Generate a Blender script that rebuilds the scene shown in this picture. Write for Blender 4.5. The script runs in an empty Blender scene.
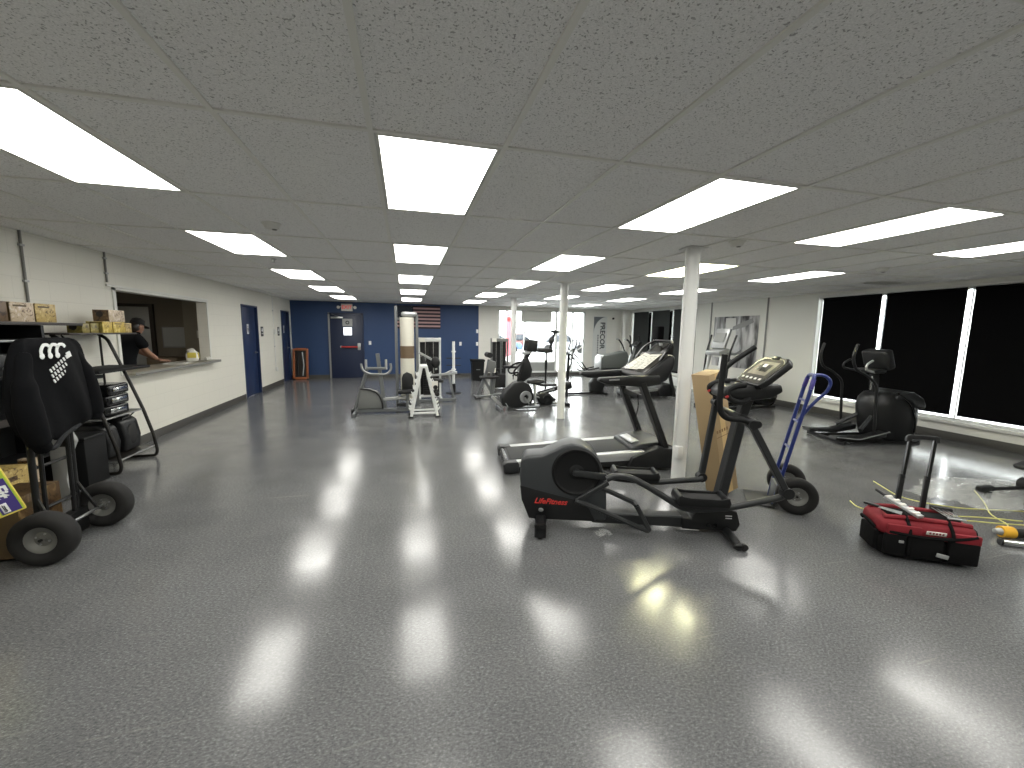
import bpy, bmesh, math, random
from mathutils import Vector, Matrix, Euler
random.seed(7)
C = bpy.context.scene.collection
PI = math.pi
def R(a): return math.radians(a)
def lin(c):
    return tuple(((v/255)/12.92 if v/255 <= .04045 else ((v/255+.055)/1.055)**2.4) for v in c)

# ------------------------------------------------------------------ materials
MATS = {}
def mat(name, rgb, rough=.5, metal=0., emit=None, strength=0., spec=None, bump=0., bscale=60., vary=0., vscale=8., coat=0.):
    if name in MATS: return MATS[name]
    m = bpy.data.materials.new(name); m.use_nodes = True
    nt = m.node_tree; b = nt.nodes['Principled BSDF']
    c = lin(rgb) + (1,)
    b.inputs['Base Color'].default_value = c
    b.inputs['Roughness'].default_value = rough
    b.inputs['Metallic'].default_value = metal
    if coat: b.inputs['Coat Weight'].default_value = coat
    if spec is not None: b.inputs['Specular IOR Level'].default_value = spec
    if emit:
        b.inputs['Emission Color'].default_value = lin(emit) + (1,)
        b.inputs['Emission Strength'].default_value = strength
    tc = nt.nodes.new('ShaderNodeTexCoord')
    if vary:
        n = nt.nodes.new('ShaderNodeTexNoise'); n.inputs['Scale'].default_value = vscale; n.inputs['Detail'].default_value = 4
        nt.links.new(tc.outputs['Object'], n.inputs['Vector'])
        mx = nt.nodes.new('ShaderNodeMix'); mx.data_type = 'RGBA'
        mx.inputs[6].default_value = tuple(v*(1-vary) for v in c[:3]) + (1,)
        mx.inputs[7].default_value = tuple(min(1, v*(1+vary)) for v in c[:3]) + (1,)
        nt.links.new(n.outputs['Fac'], mx.inputs[0]); nt.links.new(mx.outputs[2], b.inputs['Base Color'])
    if bump:
        n = nt.nodes.new('ShaderNodeTexNoise'); n.inputs['Scale'].default_value = bscale; n.inputs['Detail'].default_value = 3
        nt.links.new(tc.outputs['Object'], n.inputs['Vector'])
        bp = nt.nodes.new('ShaderNodeBump'); bp.inputs['Strength'].default_value = bump; bp.inputs['Distance'].default_value = .01
        nt.links.new(n.outputs['Fac'], bp.inputs['Height']); nt.links.new(bp.outputs['Normal'], b.inputs['Normal'])
    MATS[name] = m; return m
def nodes(name):
    m = bpy.data.materials.new(name); m.use_nodes = True; MATS[name] = m
    nt = m.node_tree
    return m, nt, nt.nodes['Principled BSDF']
def N(nt, t, **kw):
    n = nt.nodes.new('ShaderNode'+t)
    for k, v in kw.items():
        if k in n.inputs: n.inputs[k].default_value = v
        else: setattr(n, k, v)
    return n
def ramp(nt, p):
    r = nt.nodes.new('ShaderNodeValToRGB'); cr = r.color_ramp
    while len(cr.elements) < len(p): cr.elements.new(.5)
    for e, (x, c) in zip(cr.elements, p):
        e.position = x; e.color = (c if isinstance(c, tuple) else (c, c, c)) + (1,)
    return r

# ------------------------------------------------------------------ mesh builder
class MB:
    def __init__(s): s.bm = bmesh.new()
    def _bev(s, verts, bev, seg=2):
        if bev <= 0: return
        es = set(e for v in verts for e in v.link_edges)
        es = [e for e in es if len(e.link_faces) == 2 and e.calc_face_angle(0) > R(25)]
        bmesh.ops.bevel(s.bm, geom=es, offset=bev, segments=seg, profile=.5, affect='EDGES', clamp_overlap=True)
    def box(s, c, d, rot=(0,0,0), bev=0., seg=2):
        M = Matrix.Translation(c) @ Euler([R(a) for a in rot]).to_matrix().to_4x4() @ Matrix.Diagonal((d[0], d[1], d[2], 1))
        r = bmesh.ops.create_cube(s.bm, size=1, matrix=M)
        s._bev(r['verts'], bev, seg); return s
    def bx(s, x0, x1, y0, y1, z0, z1, bev=0.):
        return s.box(((x0+x1)/2, (y0+y1)/2, (z0+z1)/2), (abs(x1-x0), abs(y1-y0), abs(z1-z0)), bev=bev)
    def prism(s, pts, t0, t1, axis='y', bev=0., seg=2):
        f = {'y': lambda a, b, t: (a, t, b), 'x': lambda a, b, t: (t, a, b), 'z': lambda a, b, t: (a, b, t)}[axis]
        A = [s.bm.verts.new(f(a, b, t0)) for a, b in pts]; B = [s.bm.verts.new(f(a, b, t1)) for a, b in pts]
        n = len(pts)
        s.bm.faces.new(A); s.bm.faces.new(B[::-1])
        for i in range(n): s.bm.faces.new((A[i], B[i], B[(i+1) % n], A[(i+1) % n]))
        bmesh.ops.recalc_face_normals(s.bm, faces=list(set(f for v in A+B for f in v.link_faces)))
        if bev:
            es = [e for v in A+B for e in v.link_edges]
            es = [e for e in set(es) if len(e.link_faces) == 2 and e.calc_face_angle(0) > R(35)]
            bmesh.ops.bevel(s.bm, geom=es, offset=bev, segments=seg, profile=.5, affect='EDGES', clamp_overlap=True)
        return s
    @staticmethod
    def fillet(pts, fr, n=4, closed=False):
        pts = [Vector(p) for p in pts]
        if fr <= 0 or len(pts) < 3: return pts
        out = [] if closed else [pts[0]]
        rng = range(len(pts)) if closed else range(1, len(pts)-1)
        for i in rng:
            p, a, b = pts[i], pts[i-1], pts[(i+1) % len(pts)]
            u = (a-p); v = (b-p); d = min(fr, u.length*.49, v.length*.49)
            if d < 1e-6: out.append(p); continue
            A = p+u.normalized()*d; B = p+v.normalized()*d
            for k in range(n+1):
                t = k/n; out.append(A*(1-t)**2+p*2*t*(1-t)+B*t*t)
        if not closed: out.append(pts[-1])
        return out
    def sweep(s, pts, sec, fil=0., closed=False, up=None, fn=4, scale=None):
        P = s.fillet(pts, fil, fn, closed); n = len(P); rings = []
        T = []
        for i in range(n):
            a = P[i-1] if (i > 0 or closed) else P[0]; b = P[(i+1) % n] if (i < n-1 or closed) else P[-1]
            T.append((b-a).normalized())
        nrm = Vector(up) if up else (Vector((0,0,1)) if abs(T[0].z) < .9 else Vector((0,1,0)))
        for i in range(n):
            if up: nrm = Vector(up)
            nrm = (nrm-T[i]*nrm.dot(T[i]))
            if nrm.length < 1e-5: nrm = Vector((1,0,0))-T[i]*T[i].x
            nrm.normalize(); bi = T[i].cross(nrm)
            k = scale[min(i*len(scale)//n, len(scale)-1)] if scale else 1
            rings.append([s.bm.verts.new(P[i]+bi*a*k+nrm*b*k) for a, b in sec])
        m = len(sec); F = []
        for i in range(n if closed else n-1):
            A, B = rings[i], rings[(i+1) % n]
            for j in range(m): F.append(s.bm.faces.new((A[j], A[(j+1) % m], B[(j+1) % m], B[j])))
        if not closed: F.append(s.bm.faces.new(rings[0][::-1])); F.append(s.bm.faces.new(rings[-1]))
        bmesh.ops.recalc_face_normals(s.bm, faces=F)
        return s
    def tube(s, pts, r, fil=0., n=8, closed=False, fn=4, scale=None):
        return s.sweep(pts, [(r*math.cos(2*PI*k/n), r*math.sin(2*PI*k/n)) for k in range(n)], fil, closed, None, fn, scale)
    def bar(s, pts, w, h, fil=0., closed=False, up=None, c=.15):
        k = min(w, h)*c; a, b = w/2, h/2
        return s.sweep(pts, [(-a+k,-b),(a-k,-b),(a,-b+k),(a,b-k),(a-k,b),(-a+k,b),(-a,b-k),(-a,-b+k)], fil, closed, up)
    def cyl(s, p0, p1, r, r1=None, n=20):
        return s.lathe([(0,0),(r,0),(r if r1 is None else r1,1),(0,1)], p0, Vector(p1)-Vector(p0), n, unit=True)
    def lathe(s, prof, o, axis=(0,0,1), n=24, unit=False):
        ax = Vector(axis); L = ax.length if unit else 1.; ax.normalize(); o = Vector(o)
        u = ax.orthogonal().normalized(); v = ax.cross(u); rings = []; F = []
        for r, hh in prof:
            q = o+ax*hh*L
            rings.append([s.bm.verts.new(q)] if r < 1e-6 else [s.bm.verts.new(q+u*r*math.cos(2*PI*k/n)+v*r*math.sin(2*PI*k/n)) for k in range(n)])
        for A, B in zip(rings, rings[1:]):
            for k in range(n):
                k2 = (k+1) % n
                if len(A) == 1 and len(B) == 1: continue
                if len(A) == 1: F.append(s.bm.faces.new((A[0], B[k], B[k2])))
                elif len(B) == 1: F.append(s.bm.faces.new((A[k], B[0], A[k2])))
                else: F.append(s.bm.faces.new((A[k], B[k], B[k2], A[k2])))
        bmesh.ops.recalc_face_normals(s.bm, faces=F); return s
    def ring(s, c, axis, R0, r, n=28, m=10, sq=1.):
        ax = Vector(axis).normalized()
        prof = [(R0+r*math.cos(2*PI*k/m), sq*r*math.sin(2*PI*k/m)) for k in range(m+1)]
        return s.lathe(prof, c, ax, n)
    def ell(s, c, d, rot=(0,0,0), nu=16, nv=10):
        M = Matrix.Translation(c) @ Euler([R(a) for a in rot]).to_matrix().to_4x4() @ Matrix.Diagonal((d[0], d[1], d[2], 1))
        bmesh.ops.create_uvsphere(s.bm, u_segments=nu, v_segments=nv, radius=1, matrix=M); return s
    def loft(s, rings, cap=True):
        V = [[s.bm.verts.new(p) for p in r] for r in rings]; F = []
        for A, B in zip(V, V[1:]):
            n = len(A)
            for k in range(n): F.append(s.bm.faces.new((A[k], A[(k+1) % n], B[(k+1) % n], B[k])))
        if cap: F.append(s.bm.faces.new(V[0][::-1])); F.append(s.bm.faces.new(V[-1]))
        bmesh.ops.recalc_face_normals(s.bm, faces=F); return s
    def rot(s, M):
        bmesh.ops.transform(s.bm, matrix=M, verts=s.bm.verts); return s
    def build(s, name, m, parent=None, label=None, sharp=38, sub=0, kind=None):
        me = bpy.data.meshes.new(name)
        s.bm.to_mesh(me); s.bm.free()
        for p in me.polygons: p.use_smooth = True
        me.set_sharp_from_angle(angle=R(sharp))
        me.materials.append(MATS[m] if isinstance(m, str) else m)
        o = bpy.data.objects.new(name, me); C.objects.link(o)
        if parent: o.parent = parent
        if label: o['label'] = label
        if kind: o['kind'] = kind
        if sub:
            q = o.modifiers.new('s', 'SUBSURF'); q.levels = sub; q.render_levels = sub
        return o
def oval(c, ax, ay, n=16, z=None):
    return [(c[0]+ax*math.cos(2*PI*k/n), c[1]+ay*math.sin(2*PI*k/n), c[2]) for k in range(n)]
def thing(name, label, cat, loc=(0,0,0), rz=0., group=None):
    o = bpy.data.objects.new(name, None); C.objects.link(o); o.empty_display_size = .1
    o.location = loc; o.rotation_euler = (0, 0, R(rz))
    o['label'] = label; o['category'] = cat
    if group: o['group'] = group
    return o
def tag(o, label, cat, group=None, kind=None):
    o['label'] = label; o['category'] = cat
    if group: o['group'] = group
    if kind: o['kind'] = kind
    return o
def struct(name, mb, m, parent=None, label=None):
    return mb.build(name, m, parent, label, kind=None if parent else 'structure')
def dup(root, loc, rz=None, label=None, group=None):
    r = root.copy(); C.objects.link(r); r.location = loc
    if rz is not None: r.rotation_euler = (0, 0, R(rz))
    if label: r['label'] = label
    if group: r['group'] = group
    for ch in list(root.children):
        c = ch.copy(); C.objects.link(c); c.parent = r
        for g in list(ch.children):
            d = g.copy(); C.objects.link(d); d.parent = c
    return r
def text(s, size, o, xd, yd, m, name='lettering', parent=None, ext=.0015, shear=0., align='CENTER', bold=0., spacing=1.):
    cu = bpy.data.curves.new(name, 'FONT'); cu.body = s; cu.size = size; cu.extrude = ext; cu.shear = shear
    cu.align_x = align; cu.align_y = 'CENTER'; cu.offset = bold; cu.space_character = spacing; cu.resolution_u = 3
    t = bpy.data.objects.new(name+'_curve', cu); C.objects.link(t)
    dg = bpy.context.evaluated_depsgraph_get(); dg.update()
    me = bpy.data.meshes.new_from_object(t.evaluated_get(dg)); me.name = name
    bpy.data.objects.remove(t); bpy.data.curves.remove(cu)
    x = Vector(xd).normalized(); z = x.cross(Vector(yd)).normalized(); y = z.cross(x)
    M = Matrix((x, y, z)).transposed().to_4x4(); M.translation = Vector(o)
    me.transform(M); me.materials.clear(); me.materials.append(MATS[m])
    ob = bpy.data.objects.new(name, me); C.objects.link(ob)
    if parent: ob.parent = parent
    return ob
# ================================================================== the setting
H = 2.4649; XL, XR, YB, YF = -3.5, 8.28, 14.3, -3.2
W_, L_ = .6096, 1.2192; GX, GY = -.1373, 2.0282

def floor_mat():
    m, nt, b = nodes('vinyl_floor')
    tc = N(nt, 'TexCoord'); L = nt.links.new
    # per-tile tint
    br = N(nt, 'TexBrick', **{'Scale': 1., 'Mortar Size': .0012, 'Brick Width': .305, 'Row Height': .305, 'Color1': (.128,.130,.133,1), 'Color2': (.138,.140,.143,1), 'Mortar': (.105,.11,.113,1), 'Bias': 0., 'Mortar Smooth': .3})
    br.offset = 0.; br.squash = 1.
    L(tc.outputs['Object'], br.inputs['Vector'])
    # chips: elongated mottling
    mp = N(nt, 'Mapping'); mp.inputs['Scale'].default_value = (1., 1.7, 1.); mp.inputs['Rotation'].default_value = (0,0,.5); L(tc.outputs['Object'], mp.inputs['Vector'])
    n1 = N(nt, 'TexNoise', Scale=62., Detail=6., Roughness=.8); L(mp.outputs['Vector'], n1.inputs['Vector'])
    r1 = ramp(nt, [(.36, .5), (.47, .84), (.56, 1.1), (.66, 1.9)]); L(n1.outputs['Fac'], r1.inputs['Fac'])
    mu = N(nt, 'Mix', data_type='RGBA', blend_type='MULTIPLY'); mu.inputs[0].default_value = 1
    L(br.outputs['Color'], mu.inputs[6]); L(r1.outputs['Color'], mu.inputs[7])
    # broad wear
    n2 = N(nt, 'TexNoise', Scale=.9, Detail=4., Roughness=.6); L(tc.outputs['Object'], n2.inputs['Vector'])
    r2 = ramp(nt, [(.3, .86), (.7, 1.12)]); L(n2.outputs['Fac'], r2.inputs['Fac'])
    m2 = N(nt, 'Mix', data_type='RGBA', blend_type='MULTIPLY'); m2.inputs[0].default_value = 1
    L(mu.outputs[2], m2.inputs[6]); L(r2.outputs['Color'], m2.inputs[7])
    # faint pale scuffs, long and thin
    for rz_, sd in ((.6, 0.), (2.1, 7.)):
        mq = N(nt, 'Mapping'); mq.inputs['Scale'].default_value = (.55, 14., 1.); mq.inputs['Rotation'].default_value = (0,0,rz_); mq.inputs['Location'].default_value = (sd, sd, 0); L(tc.outputs['Object'], mq.inputs['Vector'])
        nq = N(nt, 'TexNoise', Scale=2.4, Detail=3., Roughness=.6, Distortion=.3); L(mq.outputs['Vector'], nq.inputs['Vector'])
        rq = ramp(nt, [(.68, 0.), (.76, .30)]); L(nq.outputs['Fac'], rq.inputs['Fac'])
        mz = N(nt, 'Mix', data_type='RGBA'); L(rq.outputs['Color'], mz.inputs[0]); L(m2.outputs[2], mz.inputs[6]); mz.inputs[7].default_value = (.30,.29,.27,1)
        m2 = mz
    L(m2.outputs[2], b.inputs['Base Color'])
    # gloss
    n3 = N(nt, 'TexNoise', Scale=2.5, Detail=5., Roughness=.65); L(tc.outputs['Object'], n3.inputs['Vector'])
    r3 = ramp(nt, [(.3, .13), (.7, .22)]); L(n3.outputs['Fac'], r3.inputs['Fac']); L(r3.outputs['Color'], b.inputs['Roughness'])
    n4 = N(nt, 'TexNoise', Scale=2.2, Detail=1.); L(tc.outputs['Object'], n4.inputs['Vector'])
    n5 = N(nt, 'TexNoise', Scale=90., Detail=2.); L(tc.outputs['Object'], n5.inputs['Vector'])
    b1 = N(nt, 'Bump', Strength=.09, Distance=.01); L(n4.outputs['Fac'], b1.inputs['Height'])
    b2 = N(nt, 'Bump', Strength=.03, Distance=.001); L(n5.outputs['Fac'], b2.inputs['Height']); L(b1.outputs['Normal'], b2.inputs['Normal'])
    L(b2.outputs['Normal'], b.inputs['Normal'])
    b.inputs['Specular IOR Level'].default_value = .42
    return m
floor_mat()
def ceil_mat():
    m, nt, b = nodes('ceiling_tile'); L = nt.links.new
    tc = N(nt, 'TexCoord')
    nw = N(nt, 'TexNoise', Scale=26., Detail=2.); L(tc.outputs['Object'], nw.inputs['Vector'])
    ad = N(nt, 'Mix', data_type='RGBA'); ad.inputs[0].default_value = .035; L(tc.outputs['Object'], ad.inputs[6]); L(nw.outputs['Color'], ad.inputs[7])
    n1 = N(nt, 'TexNoise', Scale=118., Detail=1.5, Roughness=.5); L(ad.outputs[2], n1.inputs['Vector'])
    r1 = ramp(nt, [(.32, .0), (.40, 1.)]); L(n1.outputs['Fac'], r1.inputs['Fac'])
    n2 = N(nt, 'TexNoise', Scale=190., Detail=2.); L(tc.outputs['Object'], n2.inputs['Vector'])
    r2 = ramp(nt, [(.3, .86), (.7, 1.04)]); L(n2.outputs['Fac'], r2.inputs['Fac'])
    c1 = N(nt, 'Mix', data_type='RGBA'); c1.inputs[6].default_value = (.46,.46,.45,1); c1.inputs[7].default_value = (.90,.90,.89,1); L(r1.outputs['Color'], c1.inputs[0])
    c2 = N(nt, 'Mix', data_type='RGBA', blend_type='MULTIPLY'); c2.inputs[0].default_value = 1; L(c1.outputs[2], c2.inputs[6]); L(r2.outputs['Color'], c2.inputs[7])
    L(c2.outputs[2], b.inputs['Base Color']); b.inputs['Roughness'].default_value = .9; b.inputs['Specular IOR Level'].default_value = .2
    bp = N(nt, 'Bump', Strength=.6, Distance=.004); L(r1.outputs['Color'], bp.inputs['Height']); L(bp.outputs['Normal'], b.inputs['Normal'])
ceil_mat()
def block_mat(name, rgb, rot):
    m, nt, b = nodes(name); L = nt.links.new
    tc = N(nt, 'TexCoord'); sp = N(nt, 'SeparateXYZ'); L(tc.outputs['Object'], sp.inputs[0])
    cb = N(nt, 'CombineXYZ'); L(sp.outputs['Y' if rot else 'X'], cb.inputs[0]); L(sp.outputs['Z'], cb.inputs[1])
    c = lin(rgb)
    br = N(nt, 'TexBrick', **{'Scale': 1., 'Mortar Size': .006, 'Brick Width': .406, 'Row Height': .203, 'Color1': c+(1,), 'Color2': tuple(v*.985 for v in c)+(1,), 'Mortar': tuple(v*.93 for v in c)+(1,), 'Mortar Smooth': .6})
    L(cb.outputs[0], br.inputs['Vector']); L(br.outputs['Color'], b.inputs['Base Color'])
    n = N(nt, 'TexNoise', Scale=45., Detail=4.); L(tc.outputs['Object'], n.inputs['Vector'])
    iv = N(nt, 'Math', operation='MULTIPLY_ADD'); L(br.outputs['Fac'], iv.inputs[0]); iv.inputs[1].default_value = -1.; L(n.outputs['Fac'], iv.inputs[2])
    bp = N(nt, 'Bump', Strength=.22, Distance=.006); L(iv.outputs[0], bp.inputs['Height']); L(bp.outputs['Normal'], b.inputs['Normal'])
    b.inputs['Roughness'].default_value = .55
block_mat('white_block', (220,218,208), True)
block_mat('white_block_end', (218,217,210), False)
block_mat('blue_block', (38,64,104), False)
mat('white_wall', (220,220,212), .6, bump=.05, bscale=30.)
mat('grid_white', (228,228,222), .5)
mat('trim_white', (214,214,208), .45)
mat('frame_white', (222,224,222), .4)
mat('base_grey', (74,73,69), .5)
mat('diffuser', (240,240,230), .4, emit=(255,253,246), strength=10.5)
mat('diffuser_yellow', (240,238,200), .4, emit=(255,252,220), strength=7.)
mat('lamp_frame', (205,205,198), .4)
mat('door_blue', (33,49,84), .35)
mat('door_navy', (30,40,66), .4)
mat('steel', (170,172,172), .3, .9)
mat('shade_black', (6,6,7), .9, spec=.1, bump=.05, bscale=400.)
mat('shade_black_hazed', (60,63,63), .9, spec=.2, bump=.05, bscale=400.)  # far blind fabric, paled in its colour for window glare and haze
mat('shade_white', (196,196,190), .8)
mat('panel_grey', (150,152,150), .6)
mat('paper', (206,205,198), .7)
mat('column_white', (216,217,214), .42)
mat('asphalt', (200,200,200), .9, vary=.15, vscale=3.)
mat('office_wall', (126,120,108), .7)
mat('office_pale', (150,146,132), .7)
mat('counter_lam', (150,146,132), .4, vary=.08, vscale=40.)

struct('floor', MB().bx(XL-.15, XR+.15, YF-.15, YB+.15, -.12, 0), 'vinyl_floor')
struct('ceiling', MB().bx(XL-.15, XR+.15, YF-.15, YB+.15, H, H+.12), 'ceiling_tile')
g = MB()
for i in range(-6, 15):
    x = GX+i*W_
    if XL < x < XR: g.bx(x-.012, x+.012, YF, YB, H-.009, H)
for k in range(-5, 11):
    y = GY+k*L_
    if YF < y < YB: g.bx(XL, XR, y-.012, y+.012, H-.0085, H)
struct('trim_1', g, 'grid_white', label='white ceiling grid bars')

# left wall with service hatch and two doorways
OY0, OY1, OZ0, OZ1 = 6.25, 8.66, .96, 2.03
D1 = (10.3, 11.3); D2 = (13.25, 14.08); DH = 2.1
w = MB()
for y0, y1, z0, z1 in ((YF, OY0, 0, H), (OY0, OY1, 0, OZ0), (OY0, OY1, OZ1, H), (OY1, D1[0], 0, H), (D1[0], D1[1], DH, H), (D1[1], D2[0], 0, H), (D2[0], D2[1], DH, H), (D2[1], YB, 0, H)):
    w.bx(XL-.15, XL, y0, y1, z0, z1)
struct('wall_left', w, 'white_block')
w = MB().bx(XL-.15, 2.46, YB, YB+.15, 0, H)
struct('wall_back', w, 'blue_block')
w = MB()
SX0, SX1, SZ1 = 3.16, 6.5, 2.36
w.bx(2.46, SX0, YB, YB+.15, 0, H).bx(SX0, SX1, YB, YB+.15, SZ1, H).bx(SX1, XR+.15, YB, YB+.15, 0, H)
w.bx(7.98, XR, YB-.14, YB, 0, H)
struct('wall_back_white', w, 'white_block_end')
# right wall with two runs of windows
RW = [2.05+1.17*k for k in range(5)]; FW = [10.45+1.19*k for k in range(4)]
WZ0, WZ1 = .30, 2.37
w = MB()
for y0, y1 in ((YF, RW[0]), (RW[-1], FW[0]), (FW[-1], YB)): w.bx(XR, XR+.16, y0, y1, 0, H)
for A in (RW, FW):
    w.bx(XR, XR+.16, A[0], A[-1], 0, WZ0).bx(XR, XR+.16, A[0], A[-1], WZ1, H)
struct('wall_right', w, 'white_wall')
struct('wall_rear', MB().bx(XL-.15, XR+.15, YF-.15, YF, 0, H), 'white_wall')
# baseboards
b = MB()
for y0, y1 in ((YF, D1[0]-.05), (D1[1]+.05, D2[0]-.05), (D2[1]+.05, YB)): b.bx(XL, XL+.012, y0, y1, 0, .12, .003)
struct('baseboard_left', b, 'base_grey')
b = MB().bx(XL, -2.42, YB-.012, YB, 0, .11).bx(-1.34, SX0, YB-.012, YB, 0, .11).bx(SX1, 7.98, YB-.012, YB, 0, .11).bx(7.98, XR, YB-.152, YB-.14, 0, .11).bx(7.968, 7.98, YB-.14, YB, 0, .11)
struct('baseboard_back', b, 'base_grey')
struct('baseboard_right', MB().bx(XR-.012, XR, YF, YB-.14, 0, .12, .003), 'base_grey')
# vertical cover strips between the wall panels
b = MB()
for y in (9.85, 8.0): b.bx(XR-.012, XR, y-.02, y+.02, .12, H)
mat('strip_grey', (120,120,116), .5)
struct('trim_2', b, 'strip_grey', label='grey cover strips on the white wall')

# glass: thin panes that pass light straight through
def glass():
    m, nt, b = nodes('glass'); L = nt.links.new
    out = nt.nodes['Material Output']
    tr = N(nt, 'BsdfTransparent'); tr.inputs[0].default_value = (.93,.95,.94,1)
    gl = N(nt, 'BsdfGlossy', Roughness=.02); fr = N(nt, 'Fresnel', IOR=1.45)
    mx = N(nt, 'MixShader'); L(fr.outputs[0], mx.inputs[0]); L(tr.outputs[0], mx.inputs[1]); L(gl.outputs[0], mx.inputs[2])
    L(mx.outputs[0], out.inputs['Surface'])
glass()

# right-hand windows: frame, pane, and a black roller blind (a thing) in front of each
wn = [0]
def right_window(y0, y1):
    wn[0] += 1
    x0, x1 = XR+.045, XR+.085
    f = MB()
    f.bx(x0, x1, y0, y0+.007, WZ0, WZ1).bx(x0, x1, y1-.007, y1, WZ0, WZ1).bx(x0, x1, y0, y1, WZ0, WZ0+.04).bx(x0, x1, y0, y1, WZ1-.04, WZ1)
    fr = f.build('window_%d' % wn[0], 'frame_white', kind='structure')
    MB().bx(x1-.03, x1-.024, y0+.007, y1-.007, WZ0+.04, WZ1-.04).build('pane', 'glass', fr)
def blind(y0, y1, m, label, grp, bottom):
    t = thing('roller_blind', label, 'blind', (XR+.012, (y0+y1)/2, 0), 0, grp)
    hw = (y1-y0)/2
    MB().bx(-.003, .0, -hw, hw, bottom, 2.33).build('blind_fabric', m, t)
    MB().cyl((0, -hw, 2.335), (0, hw, 2.335), .022).build('roller_tube', m, t)
    MB().cyl((-.001, -hw, bottom), (-.001, hw, bottom), .010, n=10).build('bottom_bar', m, t)
    for s in (-1, 1): MB().box((.0, s*(hw+.004), 2.335), (.020, .006, .05)).build('bracket', 'frame_white', t)
for k in range(4): right_window(RW[k], RW[k+1])
for k in range(3): right_window(FW[k], FW[k+1])
nearl = ['black roller blind farthest right, partly cut off by the photo edge', 'black roller blind at the right edge behind the parts on the floor', 'black roller blind behind the tall handle of the red tool bag', 'black roller blind next to the plain wall, behind the blue hand truck']
gaps = {0: (.045, .045), 1: (.045, .045), 2: (.045, .04), 3: (.04, .055)}
for k in range(4):
    blind(RW[k]+gaps[k][0], RW[k+1]-gaps[k][1], 'shade_black', nearl[k], 'black blinds over the near windows', .39)
farl = ['dark roller blind partly hidden behind the nearest white column', 'dark roller blind behind the black screen box, middle of the far three', 'dark roller blind nearest the far corner with the tall banner']
for k in range(3):
    blind(FW[k]+.11, FW[k+1]-.11, 'shade_black_hazed', farl[k], 'dark blinds over the far windows', .40)
# projecting sills
b = MB().bx(XR-.05, XR+.02, RW[0], RW[-1]+.05, WZ0-.05, WZ0, .004)
struct('trim_3', b, 'trim_white', label='white sill under the near windows')
b = MB().bx(XR-.05, XR+.02, FW[0], FW[-1], WZ0-.05, WZ0, .004).bx(XR-.05, XR, RW[-1]+.0, RW[-1]+.05, WZ0, WZ1+.03).bx(XR-.03, XR, RW[0], RW[-1]+.05, WZ1, WZ1+.04).bx(XR-.03, XR, FW[0], FW[-1], WZ1, WZ1+.04)
struct('trim_4', b, 'trim_white', label='white casing around the windows')
# boxed white ledge under the far windows
# storefront
f = MB(); y0, y1 = YB+.03, YB+.11
for x, ww in ((SX0, .05), (4.13, .05), (5.33, .07), (5.98, .05), (SX1-.05, .05)): f.bx(x, x+ww, y0, y1, .12, SZ1)
f.bx(SX0, SX1, y0, y1, SZ1-.05, SZ1).bx(SX0, SX1, y0, y1, .1, .16).bx(SX0, 5.33, y0, y1, .46, .52)
fr = f.build('window_8', 'frame_white', kind='structure')
MB().bx(SX0+.05, 4.13, YB+.07, YB+.076, .52, SZ1-.05).bx(4.18, 5.33, YB+.07, YB+.076, .52, SZ1-.05).bx(5.40, 5.98, YB+.07, YB+.076, .16, SZ1-.05).bx(6.03, SX1-.05, YB+.07, YB+.076, .16, SZ1-.05).build('pane', 'glass', fr)
MB().bx(SX0+.05, 5.33, YB+.05, YB+.09, .16, .46).build('kick_panel', 'panel_grey', fr)
b = MB().bx(SX0, SX1, YB, YB+.15, 0, .10)
struct('trim_5', b, 'base_grey', label='dark kerb under the shop window')
t = thing('window_shade', 'short white shade half lowered at the shop window', 'blind', (4.58, YB-.0, 0))
MB().bx(-.57, .57, .0, .006, 1.93, 2.34).build('shade_fabric', 'shade_white', t); MB().cyl((-.57, .004, 2.34), (.57, .004, 2.34), .02).build('roller_tube', 'shade_white', t)

# doors in the left wall
def left_door(n, y0, y1, m):
    d = MB().bx(XL-.09, XL-.045, y0+.03, y1-.03, .005, DH-.03, .003).build('door_%d' % n, m, kind='structure')
    f = MB().bx(XL-.15, XL+.012, y0-.005, y0+.03, 0, DH).bx(XL-.15, XL+.012, y1-.03, y1+.005, 0, DH).bx(XL-.15, XL+.012, y0, y1, DH-.03, DH+.005)
    f.build('door_frame', m, d)
    k = y1-.12
    h = MB().lathe([(0,0),(.032,0),(.03,.008),(.012,.012),(.012,.045),(0,.045)], (XL-.045, k, 1.0), (1,0,0)); h.tube([(XL-.003, k, 1.0), (XL+.005, k-.11, .995)], .009)
    h.build('door_handle', 'steel', d)
    for z in (.25, 1.1, 1.9): MB().cyl((XL-.04, y0+.035, z), (XL-.04, y0+.035, z+.09), .01, n=8).build('hinge', 'steel', d)
left_door(1, D1[0], D1[1], 'door_blue'); left_door(2, D2[0], D2[1], 'door_blue')
mat('sign_dark', (38,40,46), .5); mat('icon_white', (235,236,238), .5)
def door_sign(y, label):
    t = thing('door_notice', label, 'sign', (XL-.043, y, 1.56))
    MB().bx(-.001, .004, -.055, .055, -.11, .11, .002).build('plate', 'icon_white', t)
    f = MB().lathe([(0,0),(.014,0),(.014,.002),(0,.002)], (.004, 0, .06), (1,0,0), 12); f.prism([(-.02,.035),(.02,.035),(.03,-.03),(-.03,-.03)], .004, .006, 'x').bx(.004,.006,-.012,-.003,-.08,-.03).bx(.004,.006,.003,.012,-.08,-.03)
    f.build('figure_symbol', 'sign_dark', t)
door_sign(10.76, 'white restroom notice on the nearer blue door'); door_sign(13.66, 'white restroom notice on the blue door by the corner')
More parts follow.
